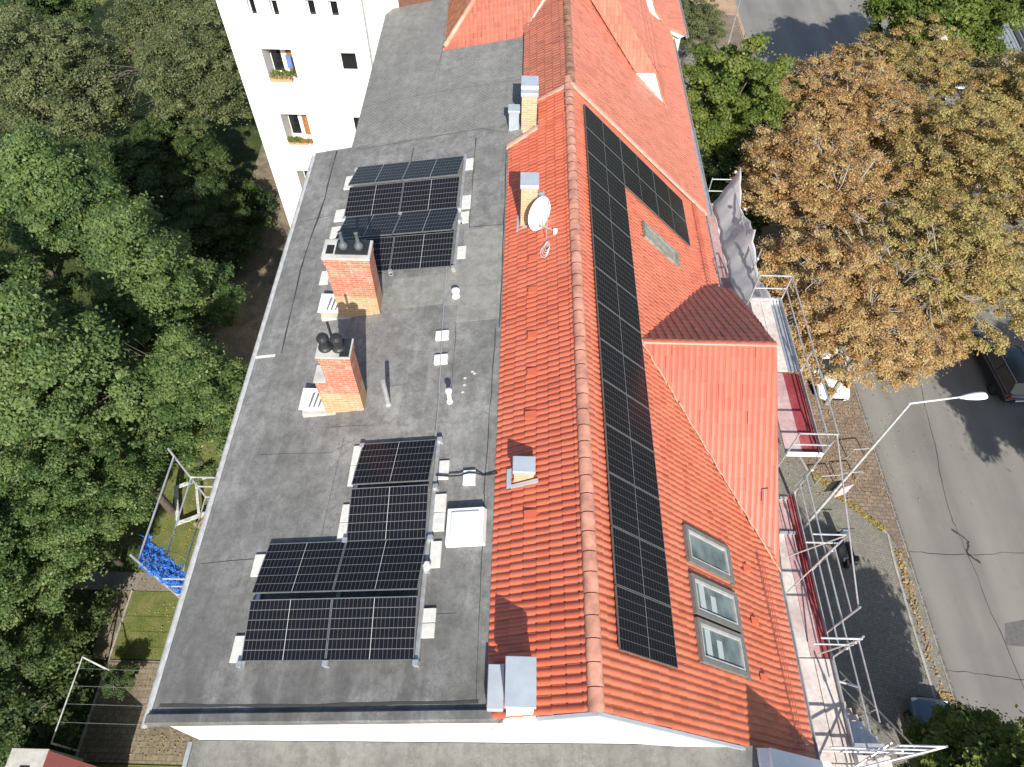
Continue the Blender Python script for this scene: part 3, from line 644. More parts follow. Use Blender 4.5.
# slope details
def rpt(x, y, hh=0): return Vector((x, y, zR(x)+(.30*max(0, x-6.0)**1.15)))+RNv*hh
for (x, y) in ((5.5, 6.12), (5.46, 4.87), (5.43, 3.64), (6.5, 7.55), (6.45, 15.4)):
    mb = MB(); c = rpt(x, y, .06)
    mb.add([c+Vector((0, -.09, 0)), c+Vector((0, .09, 0)), c+RD*.2+Vector((0, .09, 0))+RNv*.02, c+RD*.2+Vector((0, -.09, 0))+RNv*.02, c+RD*.16+RNv*.09+Vector((0, .06, 0)), c+RD*.16+RNv*.09+Vector((0, -.06, 0))],
           [(0, 1, 4, 5), (1, 2, 4), (0, 5, 3)]); mb.build('vent_tile', TILE, house)
for (x, y) in ((.43, 8.16), (.44, 5.82), (.47, 11.81), (.47, 10.38), (.47, 12.9), (.47, 9.3)):
    mb = MB(); c = Vector((x+.1, y, zL(x+.1)+.03)); n2 = Vector((-math.sin(LA), 0, math.cos(LA)))
    mb.add([c+Vector((0, -.10, 0)), c+Vector((0, .10, 0)), c+LV*.3+Vector((0, .10, 0))+n2*.03, c+LV*.3+Vector((0, -.10, 0))+n2*.03, c+LV*.28+n2*.10+Vector((0, .09, 0)), c+LV*.28+n2*.10+Vector((0, -.09, 0))],
           [(0, 1, 4, 5), (1, 2, 4), (0, 5, 3), (5, 4, 2, 3)]); mb.build('vent_tile', TILE, house)
def guard(ya, yb, xa, xb):
    mb = MB(); n_ = int((yb-ya)/.12)
    for s_ in (0., .09, .18):
        mb.tube(rpt(xa, ya, .1+s_*.6)+RNv*0, rpt(xb, yb, .1+s_*.6), .009, n=5)
    for i in range(n_+1):
        t = i/n_; x_ = xa+(xb-xa)*t; y_ = ya+(yb-ya)*t; mb.tube(rpt(x_, y_, .05), rpt(x_, y_, .22), .006, n=4)
    mb.build('snow_guard', plain('red_metal', (.5, .16, .10), .5, .2), house)
guard(2.35, 6.6, 6.22, 6.05); guard(15.7, 19.7, 6.12, 6.12)

# ---- roof windows
def slope_frame(cx, cy, hh=0):
    M = Matrix((Vector((0, 1, 0)), RD, RNv)).transposed().to_4x4(); M.translation = rpt(cx, cy, hh); return M   # local x = +Y, y = down slope, z = normal
def roof_window(name, x0, x1, ya, yb, kind):
    """x0..x1 plan extent down the slope, ya..yb along it"""
    M = slope_frame(x0, ya, .04); L_ = (x1-x0)/math.cos(SLR); W_ = yb-ya; t = .09
    fr = MB()
    for (a, b) in (((0, 0, 0), (W_, t, .1)), ((0, L_-t, 0), (W_, L_, .1)), ((0, t, 0), (t, L_-t, .1)), ((W_-t, t, 0), (W_, L_-t, .1))): fr.box(a, b, M)
    f = fr.build(name, GREYFR, house)
    i = MB(); s_ = .055
    for (a, b) in (((t, t, .02), (W_-t, t+s_, .085)), ((t, L_-t-s_, .02), (W_-t, L_-t, .085)), ((t, t+s_, .02), (t+s_, L_-t-s_, .085)), ((W_-t-s_, t+s_, .02), (W_-t, L_-t-s_, .085))): i.box(a, b, M)
    i.build('sash', plain('sash_grey', (.42, .42, .40), .5), f)
    g = MB(); g.box((t+s_, t+s_, .02), (W_-t-s_, L_-t-s_, .05), M); g.build('pane', kind, f)
    ap = MB(); ap.box((-.04, L_, -.01), (W_+.04, L_+.14, .045), M); ap.build('apron', GREYFR, f)
    if kind is GLASS:
        d = MB(); d.box((t+s_+.1, t+s_+.25, .0505), (W_-t-s_-.12, t+s_+.95, .0515), M)
        return f, d, M
    return f, None, M
PANE_REFL = NT('painted_reflection'); PANE_REFL.col((.42, .47, .47)); PANE_REFL = PANE_REFL.set(.08, 0, .8)  # pale glossy patches on the panes, painted as reflections
for k, (ya, yb) in enumerate(((3.52, 4.38), (4.46, 5.30), (5.56, 6.40))):
    f, d, M = roof_window('roof_window', 3.72, 4.98, ya, yb, GLASS)
    if k < 2:
        W_ = yb-ya; L_ = (4.98-3.72)/math.cos(SLR)
        d = MB(); d.box((.16, .28, .0505), (W_-.16, .48, .0513), M); d.box((.2, .7, .0505), (W_-.3, .9, .0513), M); d.build('pane_reflection', PANE_REFL, f)
        
mb = MB(); M = slope_frame(3.66, 15.45, .05)
mb.box((0, 0, 0), (.66, .12, .09), M); mb.box((0, .12, 0), (.09, 1.64, .07), M); mb.box((.57, .12, 0), (.66, 1.64, .07), M); mb.box((0, 1.64, 0), (.66, 1.8, .07), M)
f = mb.build('roof_window', plain('old_zinc', (.30, .30, .26), .7, .2, .2, 5), house)
mb = MB(); mb.box((.09, .12, 0), (.57, 1.64, .045), M); mb.build('pane', plain('dusty_glass', (.30, .29, .25), .5, 0, .2, 6), f)

# ---- flat-roof skylight
mb = MB()
def fbox(mb, x0, y0, x1, y1, h0, h1, ins=0):
    a = [fpt(x0, y0, h0), fpt(x1, y0, h0), fpt(x1, y1, h0), fpt(x0, y1, h0)]; b = [fpt(x0+ins, y0+ins, h1), fpt(x1-ins, y0+ins, h1), fpt(x1-ins, y1-ins, h1), fpt(x0+ins, y1-ins, h1)]
    return mb.add(a+b, [(3, 2, 1, 0), (4, 5, 6, 7), (0, 1, 5, 4), (1, 2, 6, 5), (2, 3, 7, 6), (3, 0, 4, 7)])
fbox(mb, -1.30, 5.36, -.50, 6.16, 0, .2, .03); sk = mb.build('skylight', WPAINT, house, bevel=.012)
mb = MB(); fbox(mb, -1.20, 5.48, -.60, 6.06, .2, .235, .03); mb.build('dome', GLASSL, sk, bevel=.01)
# ---- vents
def vent(name, x, y, hh, r, mat, cap=None):
    mb = MB(); b = fpt(x, y, -.02); prof = [(r*1.5, 0), (r*1.5, .05), (r, .09), (r, hh-.05), (r*1.5, hh-.05), (r*1.5, hh), (r*.3, hh+.03)]
    if cap is None: prof = prof[:4]+[(r, hh)]
    mb.lathe(b, prof); return mb.build(name, mat, house, smooth=False)
vent('vent_pipe', -2.96, 9.0, .95, .055, GALV)
vent('vent_cap', -1.49, 8.92, .48, .05, WPAINT, 1); vent('vent_cap', -1.57, 12.2, .26, .07, WPAINT, 1)

# ---- chimneys
def brick_chimney(name, x0, x1, y0, y1, zb, zt, ledge=None, ybz=None):
    mb = MB(); mb.box((x0, y0, zb), (x1, y1, zt-.2)); mb.box((x0-.02, y0-.02, zt-.2), (x1+.02, y1+.02, zt))
    if ledge: mb.box((ledge[0], y0-.003, zb), (x0-.0, y1, ledge[1]))
    o = mb.build(name, BRICK, None)
    o.parent = house; o.matrix_world = Matrix.Identity(4)
    # origin at the foot so the yellow courses start there
    o.data.transform(Matrix.Translation((0, 0, -zb))); o.location = Vector((0, 0, zb))-Vector(house.location)
    return o
def sub(o, mb, name, mat, **k): return mb.build(name, mat, o, **k)
c = brick_chimney('chimney', -4.19, -3.53, 8.9, 9.34, 15.9, 18.24, (-4.46, 17.32))
mb = MB(); mb.box((-4.48, 8.88, 17.322), (-4.20, 9.35, 17.345)); sub(c, mb, 'ledge_flashing', CONC)
mb = MB(); mb.box((-4.23, 8.86, 18.24), (-3.49, 9.38, 18.29)); sub(c, mb, 'chimney_cap', CONC)
for i, x in enumerate((-4.05, -3.76)):
    mb = MB(); mb.lathe((x, 9.12, 18.29), [(.155, 0), (.15, .04), (.12, .08), (.105, .28), (.13, .285), (.13, .33), (.09, .40), (.03, .42)]); sub(c, mb, 'chimney_pot', DARKM)
mb = MB(); mb.tube((-3.92, 9.3, 18.29), (-3.92, 9.3, 18.9), .03); sub(c, mb, 'flue_rod', DARKM)
mb = MB(); mb.box((-3.72, 8.88, 18.291), (-3.52, 9.36, 18.32)); sub(c, mb, 'cap_sheet', DARKM)
c = brick_chimney('chimney', -4.62, -3.55, 11.9, 12.45, 15.85, 18.15)
mb = MB(); mb.box((-4.66, 11.86, 18.15), (-3.51, 12.49, 18.22)); sub(c, mb, 'chimney_cap', CONC)
mb = MB(); mb.box((-4.35, 11.98, 18.221), (-3.57, 12.44, 18.26)); sub(c, mb, 'cap_sheet', DARKM)
for x in (-4.17, -3.8):
    mb = MB(); mb.lathe((x, 12.2, 18.26), [(.12, 0), (.11, .08), (.07, .14), (.045, .18), (.045, .45), (.06, .47)]); sub(c, mb, 'chimney_pot', plain('grey_pot', (.10, .11, .12), .5), smooth=True)
mb = MB(); mb.box((-4.58, 12.0, 18.221), (-4.4, 12.3, 18.226)); sub(c, mb, 'flue_opening', DARKGAP)
# low ash boxes with white louvred lids beside the chimneys
def ashbox(x0, x1, y0, y1, zt, xa, xb):
    mb = MB(); mb.box((x0, y0, zt-.35), (x1, y1, zt)); o = mb.build('ash_box', BRICK, None); o.parent = house; o.data.transform(Matrix.Translation((0, 0, -15.7))); o.location = Vector((0, 0, 15.7))-Vector(house.location)
    mb = MB(); mb.box((x0-.05, y0-.04, zt), (x1, y1+.03, zt+.03)); sub(o, mb, 'white_lid', WPAINT)
    mb = MB(); ln = y1-y0
    for k in range(3):
        xx = x0+.17+k*.11; mb.prism([(xx, y0+.02, zt+.032), (xx+.035, y0+.02, zt+.032), (xx+.10, y0+ln*.85, zt+.032), (xx+.04, y0+ln*.8, zt+.032)], (0, 0, .004))
    sub(o, mb, 'louvre', GREYFR)
    mb = MB(); mb.box((xa, y0-.12, 15.7), (xb, y0-.003, zF(xa)+.16)); sub(o, mb, 'plinth', CONC)
ashbox(-5.05, -4.47, 8.96, 9.5, 16.12, -5.02, -3.5)
ashbox(-5.15, -4.63, 11.98, 12.55, 16.15, -5.12, -3.5)
# metal-capped chimneys along the tile edge
def cap_chimney(name, x0, x1, y0, y1, zb, zt, mat, capz=.12, split=False):
    mb = MB(); mb.box((x0+.03, y0+.03, zb), (x1-.03, y1-.03, zt-capz)); o = mb.build(name, mat, None); o.parent = house
    o.data.transform(Matrix.Translation((0, 0, -zb))); o.location = Vector((0, 0, zb))-Vector(house.location)
    mb = MB(); mb.box((x0, y0, zt-capz), (x1, y1, zt)); sub(o, mb, 'zinc_cap', ZINC, bevel=.01)
    return o
oN = cap_chimney('chimney', -.02, .5, 18.85, 19.8, 16.6, 18.2, BRICKY)
mb = MB(); mb.box((-.02, 19.1, 18.2), (.5, 19.2, 18.23)); sub(oN, mb, 'cap_fold', WPAINT)
oB = cap_chimney('chimney', .02, .5, 14.3, 14.85, 16.7, 18.5, BRICKY)
mb = MB(); mb.prism([(-.05, 14.22, 16.99), (.55, 14.22, 17.34), (.55, 14.22, 17.42), (-.05, 14.22, 17.07)], (0, .07, 0))
mb.prism([(-.05, 14.2, 16.99), (.02, 14.2, 17.03), (.02, 14.2, 17.11), (-.05, 14.2, 17.07)], (0, .6, 0)); sub(oB, mb, 'flashing', ZINC)
mb = MB(); mb.prism([(.05, 14.86, 17.12), (.7, 14.86, 17.5), (.7, 15.3, 17.5), (.4, 15.3, 17.32)], (-.03, 0, .05)); sub(oB, mb, 'back_gutter', ZINC)
oS = cap_chimney('chimney', -.0, .46, 6.6, 6.98, 16.8, 17.62, BRICKY, .1)
mb = MB(); mb.prism([(-.12, 6.5, 16.99), (.52, 6.5, 17.37), (.52, 6.5, 17.44), (-.12, 6.5, 17.06)], (0, .08, 0)); mb.prism([(-.12, 6.5, 17.0), (-.02, 6.5, 17.05), (-.02, 6.5, 17.13), (-.12, 6.5, 17.08)], (0, .45, 0)); sub(oS, mb, 'flashing', ZINC)
oG = cap_chimney('chimney', -.04, .47, 2.19, 2.98, 15.2, 18.02, WALL, .1)
cap_chimney('metal_box', -.40, -.035, 18.92, 19.3, 16.6, 17.56, ZINC, .08)
cap_chimney('metal_box', -.34, -.06, 2.3, 3.04, 16.3, 17.2, ZINC, .2)

# ================================================================== WING WITH BALCONIES
wing = empty('white_wing', (-9, 32, 0)); tag(wing, 'tall bright white rendered wing with small square windows and plant-filled loggias', 'apartment house')
WX0, WX1, WY = -12.3, -5.0, 28.3
ops = [('s', -11.08, -10.78, 15.40, 16.10), ('s', -10.18, -9.88, 15.38, 16.08), ('s', -8.72, -8.38, 15.42, 16.12), ('s', -7.82, -7.46, 15.40, 16.10),
       ('l', -11.06, -9.80, 12.52, 14.06), ('l', -11.06, -9.85, 9.30, 10.98), ('w', -7.80, -7.08, 12.35, 13.96), ('l', -11.06, -9.85, 6.2, 7.85), ('w', -7.8, -7.08, 9.3, 10.9), ('w', -7.8, -7.08, 6.2, 7.8)]
xs = sorted({WX0, WX1}|{o[1] for o in ops}|{o[2] for o in ops}); zs = sorted({0, 17.2}|{o[3] for o in ops}|{o[4] for o in ops})
mb = MB()
for i in range(len(xs)-1):
    for j in range(len(zs)-1):
        cx, cz = (xs[i]+xs[i+1])/2, (zs[j]+zs[j+1])/2
        if not any(o[1] < cx < o[2] and o[3] < cz < o[4] for o in ops):
            mb.poly([(xs[i], WY, zs[j]), (xs[i+1], WY, zs[j]), (xs[i+1], WY, zs[j+1]), (xs[i], WY, zs[j+1])])
DEP = {'s': .22, 'w': .2, 'l': .9}
for (k, a, b, z0, z1) in ops:
    d = DEP[k]; y2 = WY+d
    mb.poly([(a, WY, z0), (a, y2, z0), (a, y2, z1), (a, WY, z1)]); mb.poly([(b, WY, z0), (b, WY, z1), (b, y2, z1), (b, y2, z0)])
    mb.poly([(a, WY, z0), (b, WY, z0), (b, y2, z0), (a, y2, z0)]); mb.poly([(a, WY, z1), (a, y2, z1), (b, y2, z1), (b, WY, z1)])
    if k == 'l': mb.poly([(a, y2, z0), (b, y2, z0), (b, y2, z1), (a, y2, z1)])
mb.poly([(WX0, WY, 0), (WX0, 40, 0), (WX0, 40, 17.2), (WX0, WY, 17.2)][::-1]); mb.poly([(WX1, WY, 0), (WX1, 40, 0), (WX1, 40, 17.2), (WX1, WY, 17.2)]); mb.poly([(WX0, 40, 0), (WX1, 40, 0), (WX1, 40, 17.2), (WX0, 40, 17.2)])
mb.build('wall', WALL, wing)
mb = MB(); mb.box((WX0-.25, WY-.12, 17.2), (WX1, 40.2, 17.4)); mb.build('roof', BIT2, wing)
def leafballs(centers, n, leaf, mat, name, parent, r=.12):
    V_, F_, uvv = [], [], []
    for c in centers:
        for _ in range(n):
            d = rng.normal(size=3); d /= np.linalg.norm(d); p = np.array(c)+d*r*rng.uniform(.3, 1)
            u = rng.normal(size=3); u /= np.linalg.norm(u); v = np.cross(u, d); v /= (np.linalg.norm(v)+1e-6); k = len(V_); s = leaf*rng.uniform(.6, 1.3)
            V_ += [tuple(p-u*s), tuple(p-v*s*.6), tuple(p+u*s), tuple(p+v*s*.6)]; F_.append((k, k+1, k+2, k+3)); q = (rng.random(), rng.random()); uvv += [q]*4
    mb = MB(); mb.v, mb.f, mb.uv = V_, F_, uvv; return mb.build(name, mat, parent)
for (k, a, b, z0, z1) in ops:
    if k in 'sw':
        fr = MB(); y2 = WY+DEP[k]-.04; t = .045
        fr.box((a+.002, y2, z0+.002), (a+t, y2+.05, z1-.002)); fr.box((b-t, y2, z0+.002), (b-.002, y2+.05, z1-.002)); fr.box((a+t, y2, z0+.002), (b-t, y2+.05, z0+t)); fr.box((a+t, y2, z1-t), (b-t, y2+.05, z1-.002))
        if k == 'w': fr.box((a+t, y2-.01, z0+t), (b-t, y2+.04, z0+(z1-z0)*.5))
        f = fr.build('window', WPAINT, wing)
        g = MB(); zb = z0+t if k == 's' else z0+(z1-z0)*.5; g.box((a+t, y2+.01, zb), (b-t, y2+.03, z1-t)); g.build('pane', DGLASS, f)
        s_ = MB(); s_.box((a-.06, WY-.07, z0-.07), (b+.06, WY+.02, z0-.003)); s_.build('sill', WPAINT, f)
        if k == 's': s_ = MB(); s_.box((a-.03, WY-.03, z0-.24), (b+.03, WY-.002, z0-.071)); s_.build('sill_apron', WALL, f)
    else:
        y2 = WY+DEP[k]-.01
        f = MB(); f.box((a+.05, y2-.05, z0+.1), (a+.5, y2, z1-.1)); f.box((a+.75, y2-.05, z0+.1), (b-.05, y2, z1-.1)); ff = f.build('loggia_glazing', DGLASS, wing)
        f = MB(); f.box((a+.5, y2-.08, z0), (a+.75, y2, z1-.02)); f.build('mullion', WPAINT, ff)
        f = MB(); f.box((b-.5, y2-.2, z0+.15), (b-.12, y2-.12, z1-.05)); f.build('curtain', CURT, ff)
        f = MB(); f.box((a+.004, WY+.05, z0+.003), (b-.3, WY+.24, z0+.14)); f.build('planter', plain('terracotta', (.5, .3, .18), .8), ff)
        if z0 > 12:
            f = MB(); f.box((b-.42, WY+.3, z0+.5), (b-.2, WY+.34, z0+1.1), Matrix.Rotation(0, 4, 'Z')); f.build('laundry', plain('blue_cloth', (.12, .2, .5), .9), ff)
            leafballs([(a+.12+.13*i, WY+.14, z0+.30+.16*abs(math.sin(i*2))) for i in range(9)], 50, .05, LGY, 'plants', ff, .15)
            leafballs([(a+.3+.2*i, WY+.1, z0+.2) for i in range(4)], 30, .04, FLOW, 'plants', ff, .1)
        else:
            leafballs([(a+.05+.11*i, WY+.08, z0+.28+.05*math.sin(i*2)) for i in range(6)], 60, .05, LGY, 'plants', ff, .16)
            leafballs([(a+.68+.11*i, WY+.06, z0+.24+.05*math.sin(i*3)) for i in range(5)], 50, .045, FLOW, 'plants', ff, .14)
mb = MB(); mb.tube((-6.42, WY-.07, 17.1), (-6.42, WY-.07, 0), .05); mb.build('downpipe', GALV, wing)
mb = MB(); mb.tube((-5.56, WY-.07, 17.1), (-5.56, WY-.07, 0), .035); mb.build('downpipe', WPAINT, wing)
mb = MB(); mb.box((-5.02, 28.32, 15.9), (-3.6, 29.2, 17.2)); mb.build('stair_head', plain('brown_cladding', (.16, .07, .05), .8), wing)

# ================================================================== NEAR NEIGHBOUR (lower grey roof at the bottom edge)
adj = empty('near_house', (0, -3, 0)); tag(adj, 'lower neighbouring house with plain pale grey felt roof at bottom edge of photo', 'apartment house')
zA = lambda x: 13.50+(x+6.62)*.1085
mb = MB(); mb.prism([(-6.4, 2.2, 0), (5.0, 2.2, 0), (5.0, 2.2, zA(5)-.15), (-6.4, 2.2, zA(-6.4)-.15)], (0, -12, 0)); mb.build('wall', WALL, adj)
mb = MB(); mb.prism([(-6.62, 2.215, zA(-6.62)-.12), (4.9, 2.215, zA(4.9)-.12), (4.9, 2.215, zA(4.9)), (-6.62, 2.215, zA(-6.62))], (0, -12, 0)); mb.build('felt_roof', m_bitumen('pale_felt', (.18, .18, .165), (.205, .202, .185), (.235, .23, .21)), adj)
mb = MB()
for k in range(9): x = -6.0+k*1.15; mb.prism([(x, 2.17, zA(x)+.003), (x+.012, 2.17, zA(x)+.003), (x+.012, -9, zA(x)+.003), (x, -9, zA(x)+.003)], (0, 0, .003))
mb.build('felt_seam', plain('felt_seam', (.165, .163, .15), .9), adj)
mb = MB(); mb.box((-6.72, -9.8, zA(-6.62)-.10), (-6.63, 2.18, zA(-6.62)+.03)); mb.build('gutter', GALV, adj)
mb = MB(); mb.box((4.92, -9.8, zA(4.9)-.3), (5.10, 2.16, zA(4.9)+.12)); mb.prism([(5.1, 1.75, 14.86), (7.0, 1.75, 12.95), (7.0, 1.75, 13.15), (5.1, 1.75, 15.0)], (0, .4, 0)); mb.build('parapet', WPAINT, adj)
mb = MB(); mb.prism([(5.1, 1.75, 14.7), (7.0, 1.75, 12.9), (7.0, 1.75, 12.6), (5.1, 1.75, 12.6)], (0, -11, 0)); mb.build('street_slope', TILE, adj)
mb = MB(); mb.prism([(5.4, .78, 16.55), (6.9, .78, 14.5), (6.9, .78, 12.9), (4.8, .78, 14.3), (4.8, .78, 15.2)], (0, -4, 0)); mb.build('unseen_dormer', TILE_W, adj)  # unseen block, shaped to cast the triangular shadow on the tiles

# ================================================================== SOLAR MODULES
MW, MH, MT = 1.722, 1.134, .035
def make_module(dark, name='solar_panel'):
    root = empty(name)
    fr = MB(); t = .014
    fr.box((0, 0, 0), (MW, t, MT)); fr.box((0, MH-t, 0), (MW, MH, MT)); fr.box((0, t, 0), (t, MH-t, MT)); fr.box((MW-t, t, 0), (MW, MH-t, MT))
    fr.build('frame', BLKFR2 if dark else SILFR, root, local=True)
    g = MB(); g.add([(t, t, MT-.004), (MW-t, t, MT-.004), (MW-t, MH-t, MT-.004), (t, MH-t, MT-.004)], [(0, 1, 2, 3)]); g.uv = [(0, 0), (1, 0), (1, 1), (0, 1)]
    g.build('glass', MODB if dark else MOD, root, local=True)
    b = MB(); b.box((t, t, .004), (MW-t, MH-t, .008)); b.build('back_sheet', DARKGAP, root, local=True)
    return root
ords = ['first', 'second', 'third', 'fourth', 'fifth', 'sixth', 'seventh', 'eighth', 'ninth', 'tenth', 'eleventh', 'twelfth', 'thirteenth', 'fourteenth']
protoB = make_module(True); protoS = make_module(False); usedB = usedS = False
def place(dark, M, label, group):
    global usedB, usedS
    if dark: o = protoB if not usedB else copy_tree(protoB); usedB = True
    else: o = protoS if not usedS else copy_tree(protoS); usedS = True
    o.matrix_world = M; return tag(o, label, 'solar panel', group)
ST = 1.152; YT = 19.36
MXR = Matrix((-RD, Vector((0, -1, 0)), RNv)).transposed().to_4x4()   # x up-slope? (kept right-handed)
MXR = Matrix((RD, Vector((0, 1, 0)), RNv)).transposed().to_4x4()
def rplace(col, row, label):
    M = MXR.copy(); M.translation = rpt(1.845, 0, .085)+RD*(col*(MW+.018))+Vector((0, YT-ST*(row+1), 0)); M.translation.z += 0
    return place(True, M, label, 'all-black solar panels on the tiled slope')
for r_ in range(14):
    rplace(0, r_, 'black solar panel in long strip beside the ridge, %s counting from the far end' % ords[r_])
for c_ in (1, 2):
    for r_ in (0, 1):
        rplace(c_, r_, 'black solar panel in far arm of the L, %s, %s row' % (('inner column' if c_ == 1 else 'outermost column'), ('farther' if r_ == 0 else 'nearer')))
def fplace(xc, ya, yb, up_far, rot, label, group):
    """xc = left edge on roof, tent row from ya (near edge) to yb"""
    lo, hi = .12, .32; Ym = (ya+yb)/2; tilt = math.asin((hi-lo)/MH)*(1 if up_far else -1)
    base = Matrix((FU, Vector((0, 1, 0)), FNv)).transposed().to_4x4()
    M = base@Matrix.Rotation(rot, 4, 'Z')@Matrix.Rotation(tilt, 4, 'X')
    c = Matrix.Translation(Vector(fpt(0, 0, 0)))
    cl = M.to_3x3()@Vector((MW/2, MH/2, MT)); cen = fpt(xc[0], Ym+xc[1], (lo+hi)/2)
    M.translation = cen-cl; return place(False, M, label, group)
G1 = 'silver-framed solar panels of the near roof array'; G2 = 'silver-framed solar panels of the far roof array'
Lr = [(3.21, 4.31, True), (4.50, 5.53, False), (5.57, 6.65, True), (6.78, 7.87, False)]
names = ['nearest', 'second', 'third', 'farthest']
for i, (ya, yb, uf) in enumerate(Lr):
    for j, xc in enumerate((-4.23, -2.53)):
        if i > 1 and j == 0: continue
        lab = 'silver-framed solar panel in %s row of near roof array%s' % (names[i], ', %s panel of the pair' % ('left' if j == 0 else 'right') if i < 2 else ', standing alone in its row')
        fplace((xc, .03 if j == 0 else -.0), ya, yb, uf, R(-1.0), lab, G1)
Ur = [(13.28, 14.37, True), (14.50, 15.58, False), (15.62, 16.70, True), (16.84, 17.93, False)]
for i, (ya, yb, uf) in enumerate(Ur):
    for j, xc in enumerate((-4.26, -2.56)):
        off = (.12 if j == 0 else 0)
        fplace((xc, off), ya, yb, uf, R(-4.0), 'silver-framed solar panel in %s row of far roof array beyond the chimneys, %s panel' % (names[i], ('left' if j == 0 else 'right')), G2)
# mounting rails and ballast slabs
def rails(name, xs_, ya, yb, label):
    root = empty(name, fpt(xs_[1], (ya+yb)/2)); tag(root, label, 'mounting rail')
    for x, dy, a, b in [(x, 0, ya, yb) for x in xs_]:
        mb = MB(); mb.prism([fpt(x-.04, a, .03), fpt(x+.04, a, .03), fpt(x+.04, b, .03), fpt(x-.04, b, .03)], FNv*.05); mb.build('rail', GALV, root)
    return root
rr = rails('mounting_rails', (-5.06, -3.37, -1.66), 3.15, 5.6, 'metal rails and clamps carrying near half of the near solar array')
def feet(rr, spots):
    for (x, y) in spots:
        mb = MB(); fbox(mb, x-.05, y-.05, x+.05, y+.05, .0, .15); mb.build('clamp', GALV, rr)
feet(rr, [(-5.1, 3.2), (-3.38, 3.17), (-1.66, 3.14), (-1.62, 4.9), (-5.1, 4.3)])
mb = MB()
for k in range(6): a = k*math.pi/3; mb.lathe(fpt(-1.62+.03*math.cos(a), 4.95+.05*math.sin(a), .1), [(.03, 0), (.06, .05), (.03, .12)], 6)
mb.build('cable_bundle', PALE, rr)
rr2 = rails('mounting_rails', (-3.38, -1.64), 5.6, 7.95, 'metal rails carrying the two far panels of the near solar array')
feet(rr2, [(-3.4, 5.6), (-1.6, 5.55), (-1.6, 6.7), (-1.6, 7.85), (-3.38, 7.85)])
rr3 = rails('mounting_rails', (-5.12, -3.4, -1.66), 13.25, 18.0, 'metal rails carrying the far solar array')
feet(rr3, [(-3.42, 13.3), (-1.68, 13.15), (-1.68, 15.5), (-5.12, 15.75), (-3.4, 15.6), (-5.1, 18.0), (-1.62, 15.0)])
def slab(x0, y0, x1, y1, label, rot=0, split=True):
    root = MB(); fbox(root, x0, y0, x1, y1, .005, .06)
    if split and (y1-y0) > .55:
        root = MB(); ym = (y0+y1)/2; fbox(root, x0, y0, x1, ym-.008, .005, .06); fbox(root, x0, ym+.008, x1, y1, .005, .06)
    return tag(root.build('ballast_slab', PALE, bevel=.006), label, 'ballast slab', 'pale ballast slabs beside the solar rails')
slab(-3.60, 6.9, -3.36, 7.9, 'pale double ballast slab left of the single farthest panel in near array')
slab(-3.62, 5.62, -3.38, 6.45, 'pale double ballast slab left of the third-row panel in near array')
slab(-5.36, 4.95, -5.12, 5.42, 'pale ballast slab at left end of second row in near array')
slab(-5.36, 3.25, -5.10, 3.75, 'pale ballast slab at left end of nearest row in near array')
slab(-1.58, 6.9, -1.36, 7.35, 'pale ballast slab right of the farthest panel in near array')
slab(-1.6, 5.72, -1.36, 6.55, 'pale double ballast slab right of third-row panel, beside the skylight')
slab(-1.6, 4.95, -1.38, 5.5, 'pale ballast slab right of second row in near array')
slab(-1.62, 3.6, -1.38, 4.15, 'pale ballast slab right of nearest row in near array')
slab(-1.66, 17.3, -1.4, 17.8, 'pale ballast slab right of farthest row in far array')
slab(-1.64, 15.55, -1.38, 16.1, 'pale ballast slab right of third row in far array')
slab(-1.66, 14.95, -1.4, 15.4, 'pale ballast slab right of second row in far array')
slab(-1.68, 13.55, -1.4, 14.0, 'pale ballast slab right of nearest row in far array')
slab(-5.42, 17.2, -5.16, 17.8, 'pale ballast slab left of farthest row in far array')
slab(-5.48, 15.75, -5.2, 16.25, 'pale ballast slab left of third row in far array')
slab(-5.48, 15.05, -5.2, 15.5, 'pale ballast slab left of second row in far array')
slab(-5.45, 13.2, -5.2, 13.7, 'pale ballast slab left of nearest row in far array, behind the chimney')
# lightning wire with slabs
mb = MB(); pts = [fpt(x, y, hh) for x, y, hh in ((-1.86, 13.2, .12), (-1.84, 12.1, .1), (-1.80, 10.9, .14), (-1.76, 10.15, .14), (-1.72, 9, .1), (-1.68, 7.9, .2))]
tag(mb.path(pts, .011).build('lightning_wire', GALV), 'thin bright metal wire running along the felt roof between the two solar arrays', 'wire')
for (x, y, lab) in ((-1.81, 10.9, 'white square slab under the lightning wire, farther of the two'), (-1.78, 10.15, 'white square slab under the lightning wire, nearer of the two')):
    mb = MB(); fbox(mb, x-.16, y-.13, x+.16, y+.13, .0, .09); tag(mb.build('wire_slab', WPAINT, bevel=.006), lab, 'slab', 'white slabs under the wire')
mb = MB(); fbox(mb, -1.03, 6.72, -.77, 7.05, 0, .09); tag(mb.build('cable_slab', WPAINT, bevel=.006), 'white split slab holding the black cable beyond the skylight', 'slab')
mb = MB(); pts = [fpt(x, y, .10) for x, y in ((-1.62, 6.98), (-1.3, 6.93), (-1.1, 6.93), (-1.0, 6.96))]+[fpt(-.9, 6.97, .115), fpt(-.75, 6.96, .1), fpt(-.6, 6.93, .03), fpt(-.3, 6.93, .08)]
tag(mb.path(pts, .018).build('power_cable', DARKGAP), 'black power cable from the near solar array to the tiles beyond the skylight', 'cable')

